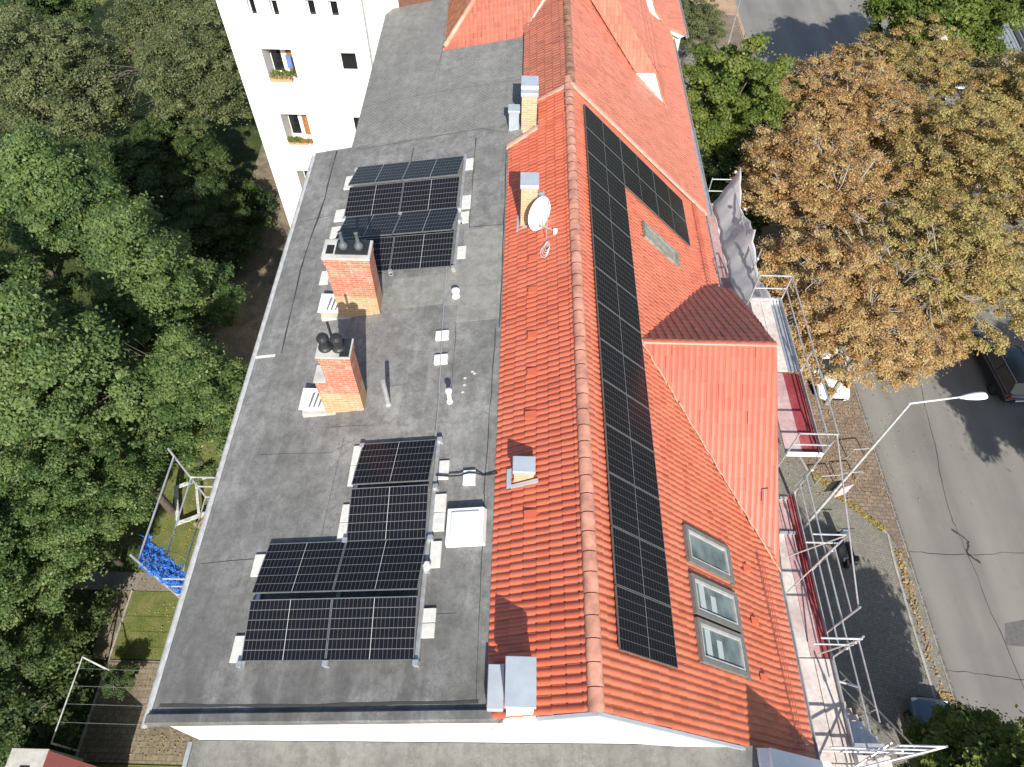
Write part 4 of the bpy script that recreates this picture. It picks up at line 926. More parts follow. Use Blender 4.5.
# ================================================================== DISH AND AERIAL
dish = empty('satellite_dish', (.45, 14.1, 17.4)); tag(dish, 'white oval satellite dish mounted on the yellow brick chimney', 'satellite dish')
dn_ = Vector((.74, -.60, .18)).normalized(); q = dn_.to_track_quat('Z', 'Y').to_matrix()
mb = MB(); mb.lathe((.50, 14.02, 17.86), [(.02, -.05), (.12, -.045), (.24, -.015), (.36, .035), (.375, .05), (.36, .048), (.24, .0), (.1, -.02), (.01, -.03)], 28, M=q.to_4x4()@Matrix.Diagonal((1.22, 1.22, 1, 1))); mb.build('reflector', WPAINT, dish, smooth=True)
mb = MB(); mb.tube((.45, 14.3, 17.75), (.5, 14.1, 17.8), .02); mb.tube((.5, 14.1, 17.55), (.62, 13.6, 17.75), .012); mb.lathe((.62, 13.58, 17.74), [(.03, 0), (.03, .08)], 8); mb.build('arm', GALV, dish)
ant = empty('roof_aerial', (.75, 13.45, 17.5)); tag(ant, 'thin aerial mast with a coil of white cable on tiles beside the dish', 'aerial')
mb = MB(); mb.tube((.72, 13.45, 17.45), (.72, 13.45, 18.75), .014); mb.tube((.55, 13.9, 17.6), (.95, 13.55, 17.68), .016); mb.build('mast', GALV, ant)
mb = MB(); mb.box((.9, 13.5, 17.62), (1.0, 13.6, 17.74)); mb.build('bracket', WPAINT, ant)
mb = MB()
for k in range(4):
    cx, cy = .68+.02*k, 13.0+.03*k; pp = []
    for i in range(17): a = 2*math.pi*i/16; x_ = cx+(.10-.012*k)*math.cos(a); pp.append((x_, cy+.22*math.sin(a)*(1-.1*k), zL(x_)+.07+.02*k))
    mb.path(pp, .01, 5)
mb.build('cable_coil', plain('offwhite_cable', (.7, .6, .58), .6), ant)

# ================================================================== STREET SCAFFOLD
sc = empty('scaffold', (7.6, 8, 0)); tag(sc, 'long galvanised facade scaffold with plywood decks along the street side of the roof', 'scaffold')
XI, XO = 7.12, 8.02
def board(x0, x1, y0, y1, z, mat, n=1):
    for i in range(n):
        a = x0+(x1-x0)*i/n; b = x0+(x1-x0)*(i+1)/n; mb = MB(); mb.box((a+.006, y0+.01, z-.05), (b-.006, y1-.01, z)); o = mb.build('deck_board', mat, sc)
def tube(name, p, q, r=.024, mat=GALV): mb = MB(); mb.tube(p, q, r, n=8); return mb.build(name, mat, sc)
# upper decks in front of the dormer
board(XI, XO-.28, 11.85, 14.5, 14.2, DECKW, 2); board(XO-.28, XO, 11.85, 14.5, 14.2, GALV, 1)
board(XI, XO-.45, 9.15, 11.8, 14.2, DECKP, 1); board(XO-.45, XO, 9.15, 11.8, 14.18, DECKR, 1)
# main decks
board(XI-.15, XI+.42, 4.62, 7.9, 12.0, DECKW); board(XI-.15, XI+.42, 7.94, 9.1, 12.0, DECKP); board(XI+.42, XO-.2, 4.62, 9.1, 12.0, DECKP, 1); board(XO-.2, XO, 4.62, 9.1, 12.0, DECKR, 1)
board(XI-.15, XI+.48, 2.3, 4.6, 12.0, DECKW, 1); board(XI+.48, XO, 2.3, 4.6, 12.02, DECKW, 1)
board(XI, XO, -.3, 2.28, 12.0, DECKW, 2)
board(XI, XI+.4, 14.6, 21.6, 12.0, DECKP); board(XI+.4, XO, 14.6, 21.6, 12.0, DECKW)
for z in (10.0, 8.0, 6.0, 4.0, 2.0):
    board(XI, XO, -.3, 9.1, z, DECKR if z > 9 else DECKW, 2); board(XI, XO, 14.6, 21.6, z, DECKR, 1)
    board(XI, XO, 9.15, 14.5, z, DECKW, 1) if z < 7 else None
ys = [-.3, 2.28, 4.62, 6.85, 9.12, 11.82, 14.52, 17.1, 19.6, 21.65]
for y in ys:
    zt = 15.3 if y in (9.12, 14.52) else (14.4 if y == 6.85 else (15.2 if y == 11.82 else 13.9))
    if y > 19: zt = 13.2
    tube('standard', (XO+.03, y, 0), (XO+.03, y, zt)); tube('standard', (XI-.02, y, 0), (XI-.02, y, 12.0 if y not in (9.12, 14.52) else 15.3))
    for z in (2, 4, 6, 8, 10, 12): tube('transom', (XI-.02, y, z-.07), (XO+.03, y, z-.07), .026)
tube('transom', (XI-.02, 5.25, 11.95), (XO+.03, 5.25, 11.95), .04); tube('standard', (XO+.03, 5.22, 11.6), (XO+.03, 5.22, 14.1))
for (y, zb) in ((14.52, 14.2), (9.12, 14.2)):
    mb = MB(); mb.box((XI, y-.02, zb-.02), (XO+.02, y+.03, zb+.13)); mb.build('toe_board', WPAINT if y < 10 else GALV, sc)
    for zz in (.55, 1.08): tube('end_rail', (XI-.02, y, zb+zz), (XO+.03, y, zb+zz), .022)
for zz in (.55, 1.08):
    tube('guard_rail', (XO+.03, 9.12, 14.2+zz), (XO+.03, 11.82, 14.2+zz), .022); tube('guard_rail', (XO+.03, 11.82, 14.2+zz), (XO+.03, 14.52, 14.2+zz), .022)
for z in (10, 12):
    for (ya, yb) in ((-.3, 2.28), (4.62, 6.85), (6.85, 9.12), (14.6, 17.1), (17.1, 19.6), (19.6, 21.65)):
        for zz in (.55, 1.05): tube('guard_rail', (XO+.03, ya, z+zz), (XO+.03, yb, z+zz), .022)
for (ya, yb) in ((5.22, 6.85), (2.9, 4.62)):
    for zz in (1.0, 1.55): tube('guard_rail', (XO+.06, ya, 12+zz), (XO+.06, yb, 12+zz), .02)
tube('guard_rail', (XO+.03, 5.22, 14.0), (XO+.03, 9.12, 15.2), .02)
for zz in (1.9, 2.4): tube('end_rail', (XI+.1, 6.85, 12+zz-.0), (XO+.03, 6.85, 12+zz), .022)
tube('brace', (XI, 6.85, 13.0), (XO+.03, 6.85, 14.4), .02); tube('brace', (XI+.1, 6.2, 12.1), (XO+.03, 6.85, 14.35), .018)
for (ya, yb) in ((4.62, 9.12), (9.12, 14.52)):
    mb = MB(); mb.box((XO-.005, ya, 12.0 if ya < 9 else 14.2), (XO+.02, yb, (12.0 if ya < 9 else 14.2)+.14)); mb.build('toe_board', GALV, sc)
mb = MB(); mb.box((XO-.01, 2.3, 12.02), (XO+.02, 4.6, 12.17)); mb.build('toe_board', GALV, sc)
for (p, q) in (((XO+.05, -.3, 10.1), (XO+.05, 2.28, 12)), ((XO+.05, 9.12, 12.1), (XO+.05, 6.85, 10.0)), ((XO+.05, 6.85, 9.9), (XO+.05, 4.62, 8)), ((XO+.05, 9.3, 12.1), (XO+.05, 9.12, 14.1))): tube('brace', p, q, .02)
for (y, z) in ((7.9, 12.0), (8.95, 12.0)):       # bundled couplers on the transoms
    mb = MB(); mb.box((XI+.05, y-.04, z+.01), (XO-.2, y+.04, z+.08)); mb.build('deck_hook', GALV, sc)
# stair bay outside the main deck
SX0, SX1 = 8.12, 9.0
for i in range(9):                               # flight climbs towards the near end
    y = 2.62+.20*i; z = 11.95-.25*i
    mb = MB(); mb.box((8.12, y-.11, z-.03), (8.84, y+.11, z)); mb.build('stair_tread', DECKW if i > 3 else GALV, sc)
for x in (8.09, 8.85):
    mb = MB(); mb.prism([(x, 2.45, 12.02), (x, 2.45, 11.85), (x, 4.6, 9.15), (x, 4.6, 9.35)], (.025, 0, 0)); mb.build('stair_stringer', GALV, sc)
board(8.1, 8.88, 1.3, 2.48, 12.0, DECKW, 1)
for zz in (.55, 1.1): tube('stair_rail', (8.92, 2.5, 12+zz), (8.92, 4.7, 9.25+zz), .02)
for t in (0., .45, .9): tube('stair_rail', (8.92, 2.55+2.1*t, 12-2.65*t), (8.92, 2.55+2.1*t, 13.08-2.65*t), .016)
tube('guard_rail', (8.05, 4.05, 12.1), (8.5, 3.9, 12.2), .03)
for (y, z0, z1) in ((2.5, 9, 13.35),):
    for x in (8.45, 9.5): tube('standard', (x, y, 0), (x, y, z1 if x > 9 or y < 3 else z1))
for zz in (13.3, 12.8, 12.3): tube('end_rail', (7.2 if zz < 13 else 8.45, 2.5, zz), (9.5, 2.5, zz), .024)
tube('end_rail', (7.15, 4.62, 13.7), (8.1, 4.62, 13.7), .024); tube('end_rail', (7.15, 4.62, 13.2), (8.1, 4.62, 13.2), .02)
tube('brace', (7.6, 4.62, 12.3), (8.1, 4.62, 13.7), .02)
tube('brace', (7.3, 2.0, 12.9), (9.5, 2.5, 13.3), .024); tube('brace', (7.3, 1.9, 12.4), (8.5, 2.6, 13.0), .022)
# far end guard
for zz in (.55, 1.1): tube('end_rail', (XI+.15, 21.65, 12+zz), (XO+.03, 21.65, 12+zz), .022)
tube('end_rail', (XI+.15, 21.65, 12.5), (XI+.15, 21.65, 13.15), .02)
for y in ys:
    for z in (12.0, 12.95, 13.45):
        mb = MB(); mb.box((XO-.01, y-.045, z-.05), (XO+.07, y+.045, z+.04)); mb.build('coupler', GALV, sc, bevel=.01)
# tarp
mb = MB(); nu_, nv_ = 26, 10; V_ = []
for i in range(nu_+1):
    y = 21.6-i/nu_*7.0; t = i/nu_
    zt = 13.35-.45*math.sin(t*math.pi*2.3)**2-.15*t+ (.25 if i in (0, 12, 25) else 0)
    for j in range(nv_+1):
        s_ = j/nv_; x = XO+.16-.62*s_**1.1+.035*math.sin(i*.9+s_*3)+.03*math.sin(i*2.3); zz = (zt+.1)*(1-s_)+12.04*s_+.12*math.sin(s_*math.pi)*(.5+.5*math.sin(i*.8))
        V_.append((x, y+.04*math.sin(j*1.3+i), zz))
for i in range(nu_):
    for j in range(nv_):
        a = i*(nv_+1)+j; mb.f.append((a, a+1, a+nv_+2, a+nv_+1))
mb.v = V_; o = mb.build('tarpaulin', TARP, smooth=True); tag(o, 'white translucent tarpaulin draped over the far scaffold guard rail', 'tarpaulin')
md = o.modifiers.new('thick', 'SOLIDIFY'); md.thickness = .006

# ================================================================== COURTYARD SCAFFOLD
sl_ = empty('scaffold', (-7.5, 6.5, 0)); tag(sl_, 'small scaffold bay with orange toe board at the gutter on the garden side', 'scaffold')
def ltube(name, p, q, r=.024, mat=GALV): mb = MB(); mb.tube(p, q, r, n=8); return mb.build(name, mat, sl_)
LXO, LXI = -7.95, -7.05
for y, dz in ((7.88, 0), (5.32, 0)):
    ltube('standard', (LXO, y, 0), (LXO, y, 15.95), .026); ltube('standard', (LXI, y, 0), (LXI, y, 14.6), .026)
    for zz in (14.55, 14.05, 13.45, 11.5, 9.5, 7.5, 5.5): ltube('end_rail', (LXO, y, zz), (LXI+(.2 if zz > 14 else 0), y, zz), .022)
for zz in (15.6, 14.5, 13.45): ltube('guard_rail', (LXO, 5.32, zz), (LXO, 7.88, zz), .022)
mb = MB(); mb.box((-7.80, 5.35, 13.36), (-7.71, 7.85, 13.52)); mb.build('toe_board', ORANGEB, sl_)
mb = MB(); mb.box((-7.70, 5.35, 13.35), (-7.48, 7.85, 13.40)); mb.build('deck_plank', WOODFR, sl_)
mb = MB(); mb.box((-7.63, 5.4, 13.41), (-7.56, 7.4, 13.50)); mb.build('toe_board', plain('stained_timber', (.22, .10, .03), .7), sl_)
# blue net bunched over the near end
V_, F_ = [], []
nn = 24
for i in range(nn+1):
    for j in range(33):
        t = j/32; s_ = i/nn
        y = 5.3+.62*s_*(1-t*.65); x = LXO-.03+.10*math.sin(i*1.1+j)*.6+.75*t*s_*.35+t*.25; z = 15.55-2.05*t
        V_.append((x+random.uniform(-.03, .03), y+.05*math.sin(j*1.7+i*.3)+random.uniform(-.025, .025), z+random.uniform(-.04, .04)))
for i in range(nn):
    for j in range(32):
        a = i*33+j; F_.append((a, a+1, a+34, a+33))
mb = MB(); mb.v, mb.f = V_, F_; net = mb.build('safety_net', BLUE); tag(net, 'bright blue safety net bunched over the near end of the garden scaffold', 'safety net')
md = net.modifiers.new('w', 'WIREFRAME'); md.thickness = .02; md.use_replace = True

# ================================================================== TREES
def crown_mesh(name, seed, rx, rz, nclump, nleaf, leaf, mat, droop=0., clump_r=.62, lobes=7, cone=False, soft=.2):
    g = np.random.default_rng(seed)
    lc = []
    if cone:
        for i in range(lobes*2):
            zf = -.55+1.35*(i+.5)/(lobes*2); rad_ = rx*max(.12, (1-(zf+.55)/1.6)); a = i*2.4+g.uniform(-.3, .3); rr_ = rad_*g.uniform(.35, .75)
            lc.append((rr_*math.cos(a), rr_*math.sin(a), zf*rz, max(.7, rad_*g.uniform(.38, .55))))
    else:
        for i in range(lobes):
            a = 2*math.pi*i/lobes+g.uniform(-.4, .4); rr_ = rx*g.uniform(.35, .58); lc.append((rr_*math.cos(a), rr_*math.sin(a), g.uniform(-.25, .3)*rz, rx*g.uniform(.40, .58)))
        lc.append((0, 0, rz*.35, rx*.6))
    cs = []
    while len(cs) < nclump:
        l = lc[g.integers(len(lc))]; d = g.normal(size=3); d[2] = abs(d[2])*1.0-.35 if g.random() < .8 else d[2]; d /= np.linalg.norm(d)
        rr_ = l[3]*g.uniform(.5, 1.12)**.6; c = np.array([l[0], l[1], l[2]])+d*np.array([rr_, rr_, rr_*(1. if cone else rz/rx)])
        cs.append((*c, clump_r*g.uniform(.35, 1.45), g.random()))
    cs = np.array(cs); per = max(4, nleaf//nclump); idx = np.repeat(np.arange(nclump), per); n = len(idx)
    d = g.normal(size=(n, 3)); d /= np.linalg.norm(d, axis=1)[:, None]; d[:, 2] = np.abs(d[:, 2])*.9-.25
    rad = cs[idx, 3]*np.where(g.random(n) < 1-soft, g.random(n)**.45, np.minimum(np.abs(g.normal(0, .8, n))+.25, 1.7))
    p = cs[idx, :3]+d*rad[:, None]*np.array([1, 1, .62]); p[:, 2] -= droop*rad*g.random(n)
    nrm = d*.6+np.array([0, -.15, .7])+g.normal(size=(n, 3))*.48; nrm /= np.linalg.norm(nrm, axis=1)[:, None]
    u = np.cross(nrm, g.normal(size=(n, 3))); u /= np.linalg.norm(u, axis=1)[:, None]; v = np.cross(nrm, u)
    s = leaf*g.uniform(.45, 1.5, n)[:, None]
    q = np.stack([p-u*s, p-v*s*.62, p+u*s+nrm*s*.25, p+v*s*.62], 1).reshape(-1, 3)
    me = bpy.data.meshes.new(name); me.vertices.add(len(q)); me.vertices.foreach_set('co', q.astype(np.float32).ravel())
    me.loops.add(4*n); me.loops.foreach_set('vertex_index', np.arange(4*n, dtype=np.int32)); me.polygons.add(n); me.polygons.foreach_set('loop_start', np.arange(0, 4*n, 4, dtype=np.int32))
    uv = np.repeat(np.stack([np.clip(g.random(n)*.6+cs[idx, 4]*.4, 0, 1), cs[idx, 4]], 1), 4, 0)
    l = me.uv_layers.new(name='UVMap'); l.data.foreach_set('uv', uv.astype(np.float32).ravel()); me.update(calc_edges=True); me.materials.append(mat)
    return me, cs
def trunk_mesh(name, seed, cs, h0, mat, r0=.2, nb=26, thick=.05, twigs=0, rx=4):
    """h0: distance from ground to crown centre; trunk from -h0 up, limbs to clump centres"""
    g = random.Random(seed); mb = MB()
    f0 = Vector((g.uniform(-.2, .2), g.uniform(-.2, .2), -h0*.35)); mb.tube((0, 0, -h0), f0, r0, r0*.75, 9, False)
    mains = []
    for i in range(6):
        a = 2*math.pi*i/6+g.uniform(-.4, .4); e = Vector((rx*.33*math.cos(a), rx*.33*math.sin(a), g.uniform(-.4, .6)))
        mid = f0.lerp(e, .5)+Vector((g.uniform(-.2, .2), g.uniform(-.2, .2), -.2)); mb.tube(f0, mid, r0*.55, r0*.4, 7, False); mb.tube(mid, e, r0*.4, r0*.3, 7, False); mains.append(e)
    idx = list(range(len(cs))); g.shuffle(idx)
    for i in idx[:nb]:
        c = Vector(cs[i][:3]); mnr = min(mains, key=lambda q_: (q_-c).length)
        m1 = mnr.lerp(c, .45)+Vector((g.uniform(-.3, .3), g.uniform(-.3, .3), g.uniform(-.2, .3)))
        mb.tube(mnr, m1, thick, thick*.7, 5, False); mb.tube(m1, c, thick*.7, thick*.3, 5, False)
        for _ in range(twigs):
            e = c+Vector((g.gauss(0, .32), g.gauss(0, .32), g.uniform(-.1, .30))); s_ = m1.lerp(c, g.uniform(.3, 1)); k_ = s_.lerp(e, .55)+Vector((g.gauss(0, .07), g.gauss(0, .07), g.gauss(.03, .05))); mb.tube(s_, k_, thick*.30, thick*.2, 4, False); mb.tube(k_, e, thick*.2, thick*.1, 4, False)
    me = bpy.data.meshes.new(name); me.from_pydata(mb.v, [], mb.f); me.materials.append(mat); me.shade_smooth(); return me
def kindof(key, seed, rx, rz, ncl, nl, leaf, mat, h0, bark, **k):
    tw = k.pop('twigs', 0); th = k.pop('thick', .05); nb_ = k.pop('nb', 26)
    me, cs = crown_mesh('crown_'+key, seed, rx, rz, ncl, nl, leaf, mat, **k)
    return me, trunk_mesh('trunk_'+key, seed, cs, h0, bark, nb=nb_, twigs=tw, thick=th, rx=rx), h0, rx
KG1 = kindof('green_a', 1, 4.2, 3.6, 420, 190000, .068, LG, 9, BARK, clump_r=.52, lobes=8)
KG2 = kindof('green_b', 2, 4.0, 3.4, 400, 180000, .068, LG2, 9, BARK, clump_r=.52, lobes=7)
KC1 = kindof('tall_a', 11, 4.0, 5.0, 430, 210000, .066, LG, 9, BARK, clump_r=.5, lobes=8, cone=True)
KC2 = kindof('tall_b', 12, 3.8, 5.2, 460, 200000, .068, LG, 9, BARK, clump_r=.48, lobes=7, cone=True)
KY = kindof('yellow_green', 3, 3.4, 3.2, 300, 130000, .068, LGY, 7, BARK, clump_r=.46, lobes=8)
KO1 = kindof('dry_a', 4, 4.6, 3.8, 720, 215000, .048, LO, 8.5, BARKP, clump_r=.36, twigs=4, thick=.05, nb=230, lobes=10, soft=.4)
KO2 = kindof('dry_b', 5, 4.4, 3.6, 700, 205000, .048, LO2, 8.5, BARKP, clump_r=.36, twigs=4, thick=.05, nb=220, lobes=9, soft=.4)
KS = kindof('grey_green', 6, 4.2, 4.0, 600, 150000, .055, LS, 8, BARK, clump_r=.5, droop=.8, twigs=2, nb=60)
KB = kindof('bush', 8, 1.6, 1.2, 80, 20000, .06, LG2, 1.2, BARK, clump_r=.4, lobes=5)
def tree(K, x, y, zc, s, rot, label, cat='tree', name='tree', group=None, sz=None):
    dx = 0.
    if isinstance(cat, float): dx, cat = cat, 'tree'
    me, tm, h0, rx = K; root = empty(name, (x, y, 0)); tag(root, label, cat, group)
    cz = bpy.data.objects.new('crown', me); link(cz); cz.parent = root; cz.location = (dx, 0, zc); cz.rotation_euler = (0, 0, rot); cz.scale = (s, s, sz or s)
    t = bpy.data.objects.new('trunk', tm); link(t); t.parent = root; t.location = (0, 0, zc); t.rotation_euler = (0, 0, rot); t.scale = (s, s, zc/h0)
    return root
TL = [  # garden side: kind, x, y, crown centre height, size, turn, label
    (KC1, -18.6, 22.2, 10.0, .92, .3, 'tall green tree with a pointed sunlit top, farthest of the pointed ones at left edge'),
    (KC2, -14.8, 18.8, 9.0, .85, 1.2, 'pointed green tree halfway up the garden, in front of the shaded undergrowth'),
    (KC1, -13.9, 14.8, 8.0, .74, 2.4, 'green tree whose crown almost touches the gutter opposite the far chimney', 2.0),
    (KC2, -15.6, 13.4, 10.2, .95, .5, 'large green tree in the middle of the left edge'),
    (KG1, -17.2, 10.9, 8.2, .66, 3.0, 'green tree left of the garden scaffold, over the near lawn edge', 2.2),
    (KC1, -19.8, 16.8, 9.8, .95, 4.0, 'tall green tree on the left edge behind the large middle one'),
    (KC2, -18.6, 8.2, 7.2, .74, 5.0, 'green tree at left edge above the narrow paved path', 2.0),
    (KG2, -18.0, 5.2, 6.0, .66, 1.0, 'green tree at lower left beside the white clothes frame'),
    (KG2, -19.0, 2.8, 5.2, .66, 1.0, 'small green tree in the lower left corner behind the clothes frame'),
    (KS, -27.5, 37.0, 6.5, 1.1, .0, 'drooping grey-green willow in the upper left corner'),
    (KS, -19.8, 37.2, 7.8, .95, 2.0, 'grey-green fine-leaved tree beside the white wing at the top', 2.2),
    (KG2, -22.6, 29.6, 4.6, .95, 2.2, 'dark shaded tree between the willow and the sunlit pointed trees'),
    (KG2, -18.3, 29.8, 3.6, .70, .9, 'low dark shaded tree beside the soil path near the white wing'),
    (KG1, -27, 28, 6.0, .95, 1.9, 'green tree on far left edge below the willow'),
    (KG2, -33, 47, 6, 1.1, .4, 'green tree beyond the willow at the top left edge'),
    (KS, -22.5, 44, 6.5, 1.0, 3.6, 'grey-green tree at the top edge right of the willow'),
    (KG2, -20.4, 34.0, 3.8, .8, 3.4, 'dark tree in the shade between the two grey-green trees'),
]
TL += [(KG1, -19.4, 12.4, 7.6, .95, 3.3, 'green tree on the left edge above the narrow path, behind the nearer ones')]
TR = [
    (KY, 12.0, 35.2, 7.4, 1.15, .2, 'bright yellow-green tree beside the far gutter of the block'),
    (KG2, 11.6, 30.6, 5.2, .72, 2.2, 'shaded dark green tree below the yellow-green one beside the gutter'),
    (KO1, 13.4, 19.9, 7.4, .86, .4, 'dry brown tree nearest the scaffold tarpaulin, above the white parked car'),
    (KO1, 14.2, 27.4, 8.0, .92, 2.1, 'dry brown tree with pale limbs beside the scaffold, beyond the nearest one'),
    (KO1, 16.9, 34.0, 8.0, .90, 3.7, 'pale dry tree at the top between yellow-green tree and shaded road'),
    (KO2, 17.2, 22.4, 8.0, .90, 1.0, 'golden brown tree overhanging the road above the street lamp', 1.6),
    (KO1, 16.2, 20.4, 6.2, .66, 5.2, 'smaller orange brown tree over the road between lamp and white car', .9),
    (KO2, 21.4, 29.6, 8.2, .98, 3.3, 'olive gold tree right of the pale dry one, with dark gap in front'),
    (KO2, 29.9, 24.6, 8.2, .92, .6, 'olive gold tree on the right edge above the black parked car', -5.0),
    (KO2, 27.0, 34.0, 8.2, 1.0, 4.1, 'olive gold tree in the far right, by the grey sheet roof'),
    (KY, 24.8, 42.6, 8.4, 1.3, 1.4, 'broad green tree at the top right over the shaded road'),
    (KY, 29.8, 46.4, 8.0, .85, 2.6, 'green tree at top right beside the small white tent roof'),
    (KS, 12.0, 50, 4.4, .62, 1.1, 'small grey-green tree at the top edge beside the far eave'),
    (KY, 14.4, .5, 6.6, 1.12, 2.8, 'green tree at lower right corner over the blue-grey car'),
    (KY, 15.6, 3.4, 3.4, .62, .8, 'small low green tree half covering the blue-grey car'),
    (KG2, 11.0, -1.4, 6.8, .92, 1.8, 'green tree at bottom edge beneath the scaffold stair'),
    (KO2, 22.4, 38.6, 7.8, .85, 2.4, 'olive gold tree between the green top-right tree and the pale dry one'),
    (KG1, 28.6, 9.5, 9.0, 1.05, 1.9, 'green street tree on the far side of the road at the right edge'),
]
for a in TL+TR: tree(*a)
bs = [(-17.4, 25.6), (-18.9, 24.2), (-20.6, 25.8), (-17.0, 33.4), (-19.2, 32.6), (-21.8, 33.5), (-24.5, 32.5), (-27.6, 33.4), (-30.5, 31.5), (-17.9, 7.9), (-18.6, 6.2), (-17.9, 4.4), (-20.3, 8.6), (-17.6, 22.2), (-22.8, 22.6), (-19.4, 27.6), (-16.9, 29.6)]
lb = ['beside the bend of the soil path', 'left of the path bend', 'in shade of the left trees', 'by the soil path near white wing', 'under grey-green tree', 'in the dark gap between trees', 'below the willow', 'under left side of willow', 'on the far left edge in shade', 'at the kerb of the near lawn', 'behind the clothes frame top', 'behind the clothes frame foot', 'under the tree by the paved path', 'at near end of the soil path', 'between left-edge trees', 'in the middle of the shade', 'next to the path, by the wing corner']
for i, ((x, y), l) in enumerate(zip(bs, lb)): tree(KB, x, y, 1.1, random.uniform(.85, 1.35), i*1.3, 'round green garden bush '+l, 'bush', 'bush', 'garden bushes in the shade')
tree(KB, -15.3, 5.9, .8, .42, 1.0, 'tiny bright shrub under the top corner of clothes frame', 'bush', 'bush')
tree(KB, -17.0, 2.9, .9, .55, 2.0, 'small leafy shrub above the flat concrete roof at lower left', 'bush', 'bush')

# ================================================================== CARS
def make_car(name, x, y, ang, L, Wd, Ht, paint, label, estate=True):
    root = empty(name, (x, y, .0)); root.rotation_euler = (0, 0, ang); tag(root, label, 'car'); hw = Wd/2; belt = Ht*.62
    st = [(-L/2, .38, .62*belt, .80), (-L/2+.12, .25, .92*belt if estate else .85*belt, .93), (-L/2+.6, .2, belt*1.0, .99), (-L*.15, .2, belt*1.02, 1), (L*.12, .2, belt, 1), (L*.28, .2, belt*.93, .99), (L/2-.35, .22, belt*.82, .95), (L/2-.08, .28, belt*.70, .86), (L/2, .4, belt*.58, .74)]
    V_, F_ = [], []; n_ = 12
    for (xx, zb, zt, wf) in st:
        w_ = hw*wf; ring = [(-w_*.85, zb), (-w_*.98, zb+.12), (-w_, (zb+zt)/2), (-w_*.97, zt-.1), (-w_*.86, zt-.01), (-w_*.4, zt+.03), (w_*.4, zt+.03), (w_*.86, zt-.01), (w_*.97, zt-.1), (w_, (zb+zt)/2), (w_*.98, zb+.12), (w_*.85, zb)]
        V_ += [(xx, a, b) for a, b in ring]
    for i in range(len(st)-1):
        for j in range(n_): F_.append((i*n_+j, i*n_+(j+1) % n_, (i+1)*n_+(j+1) % n_, (i+1)*n_+j))
    F_.append(tuple(range(n_))); F_.append(tuple(range((len(st)-1)*n_, len(st)*n_))[::-1])
    mb = MB(); mb.v, mb.f = V_, F_; b = mb.build('body', paint, root, smooth=True, local=True); sub_ = b.modifiers.new('s', 'SUBSURF'); sub_.levels = sub_.render_levels = 2
    xa, xb = (-L/2+.12 if estate else -L/2+.75), L*.22; ra, rb = xa+.35, xb-.75; wt_, wr = hw*.88, hw*.70
    G = [(xa, -wt_, belt-.02), (xb, -wt_, belt-.04), (xb, wt_, belt-.04), (xa, wt_, belt-.02), (ra, -wr, Ht-.05), (rb, -wr, Ht-.05), (rb, wr, Ht-.05), (ra, wr, Ht-.05)]
    mb = MB(); mb.add(G, [(0, 1, 5, 4), (1, 2, 6, 5), (2, 3, 7, 6), (3, 0, 4, 7)]); mb.build('window_glass', DGLASS, root, local=True)
    mb = MB(); nx, ny = 6, 6; V_ = []
    for i in range(nx+1):
        for j in range(ny+1):
            u, v = i/nx, j/ny*2-1; V_.append((ra-.04+(rb-ra+.08)*u, v*(wr+.02), Ht-.06+.06*(1-v*v)*(1-(2*u-1)**4)+.01))
    mb.v = V_; mb.f = [(i*(ny+1)+j, (i+1)*(ny+1)+j, (i+1)*(ny+1)+j+1, i*(ny+1)+j+1) for i in range(nx) for j in range(ny)]; mb.build('roof', paint, root, smooth=True, local=True)
    for (p, q) in ((0, 4), (1, 5), (2, 6), (3, 7)):
        mb = MB(); mb.tube(G[p], Vector(G[q])+Vector((0, 0, .03)), .035, n=6); mb.build('pillar', paint, root, local=True)
    for s_ in (-1, 1):
        mid = (xa+xb)/2-.1; mb = MB(); mb.tube((mid, s_*wt_, belt), (mid, s_*(wr+.02), Ht-.05), .03, n=6); mb.build('pillar', BLKFR, root, local=True)
        mb = MB(); mb.tube((ra-.05, s_*(wr-.02), Ht+.02), (rb, s_*(wr-.02), Ht+.02), .018, n=6); mb.build('roof_rail', GALV, root, local=True)
        mb = MB(); mb.tube((xa+.1, s_*(wt_+.012), belt+.0), (xb-.1, s_*(wt_+.012), belt-.01), .012, n=5); mb.build('chrome_trim', GALV, root, local=True)
        mb = MB(); mb.box((xb-.35, s_*(hw+.02)-(.09), belt-.05), (xb-.2, s_*(hw+.02)+.09, belt+.1)); mb.build('mirror', paint, root, local=True, bevel=.03)
        mb = MB(); mb.box((-L/2+.02, s_*hw*.72-.12, belt*.68), (-L/2+.12, s_*hw*.72+.12, belt*.86)); mb.build('tail_lamp', REDL, root, local=True, bevel=.02)
        mb = MB(); mb.box((L/2-.28, s_*hw*.68-.14, belt*.6), (L/2-.07, s_*hw*.68+.12, belt*.72)); mb.build('headlight', GLASSL, root, local=True, bevel=.03)
        for xx in (-L*.3, L*.31):
            Mw = Matrix.Rotation(math.pi/2, 4, 'X'); mb = MB(); mb.lathe((xx, s_*(hw-.09), .32), [(.2, -.1), (.32, -.1), (.335, -.07), (.335, .07), (.32, .1), (.2, .1)], 24, M=Mw); wh = mb.build('wheel', RUB, root, local=True)
            mb = MB(); mb.lathe((xx, s_*(hw-.02), .32), [(.2, -.03), (.2, .03)], 16, M=Mw); r_ = mb.build('rim', GALV, wh, local=True)
    mb = MB(); mb.box((-L/2-.01, -.26, .5), (-L/2+.03, .26, .61)); mb.build('number_plate', WPAINT, root, local=True)
    mb = MB(); mb.box((L/2-.03, -.45, .42), (L/2+.012, .45, .58)); mb.build('grille', BLKFR, root, local=True)
    return root
make_car('parked_car', 16.5, 22.5, R(92), 4.2, 1.78, 1.5, CARW, 'white parked car poking out from under the dry brown tree beside the cobbles'); 
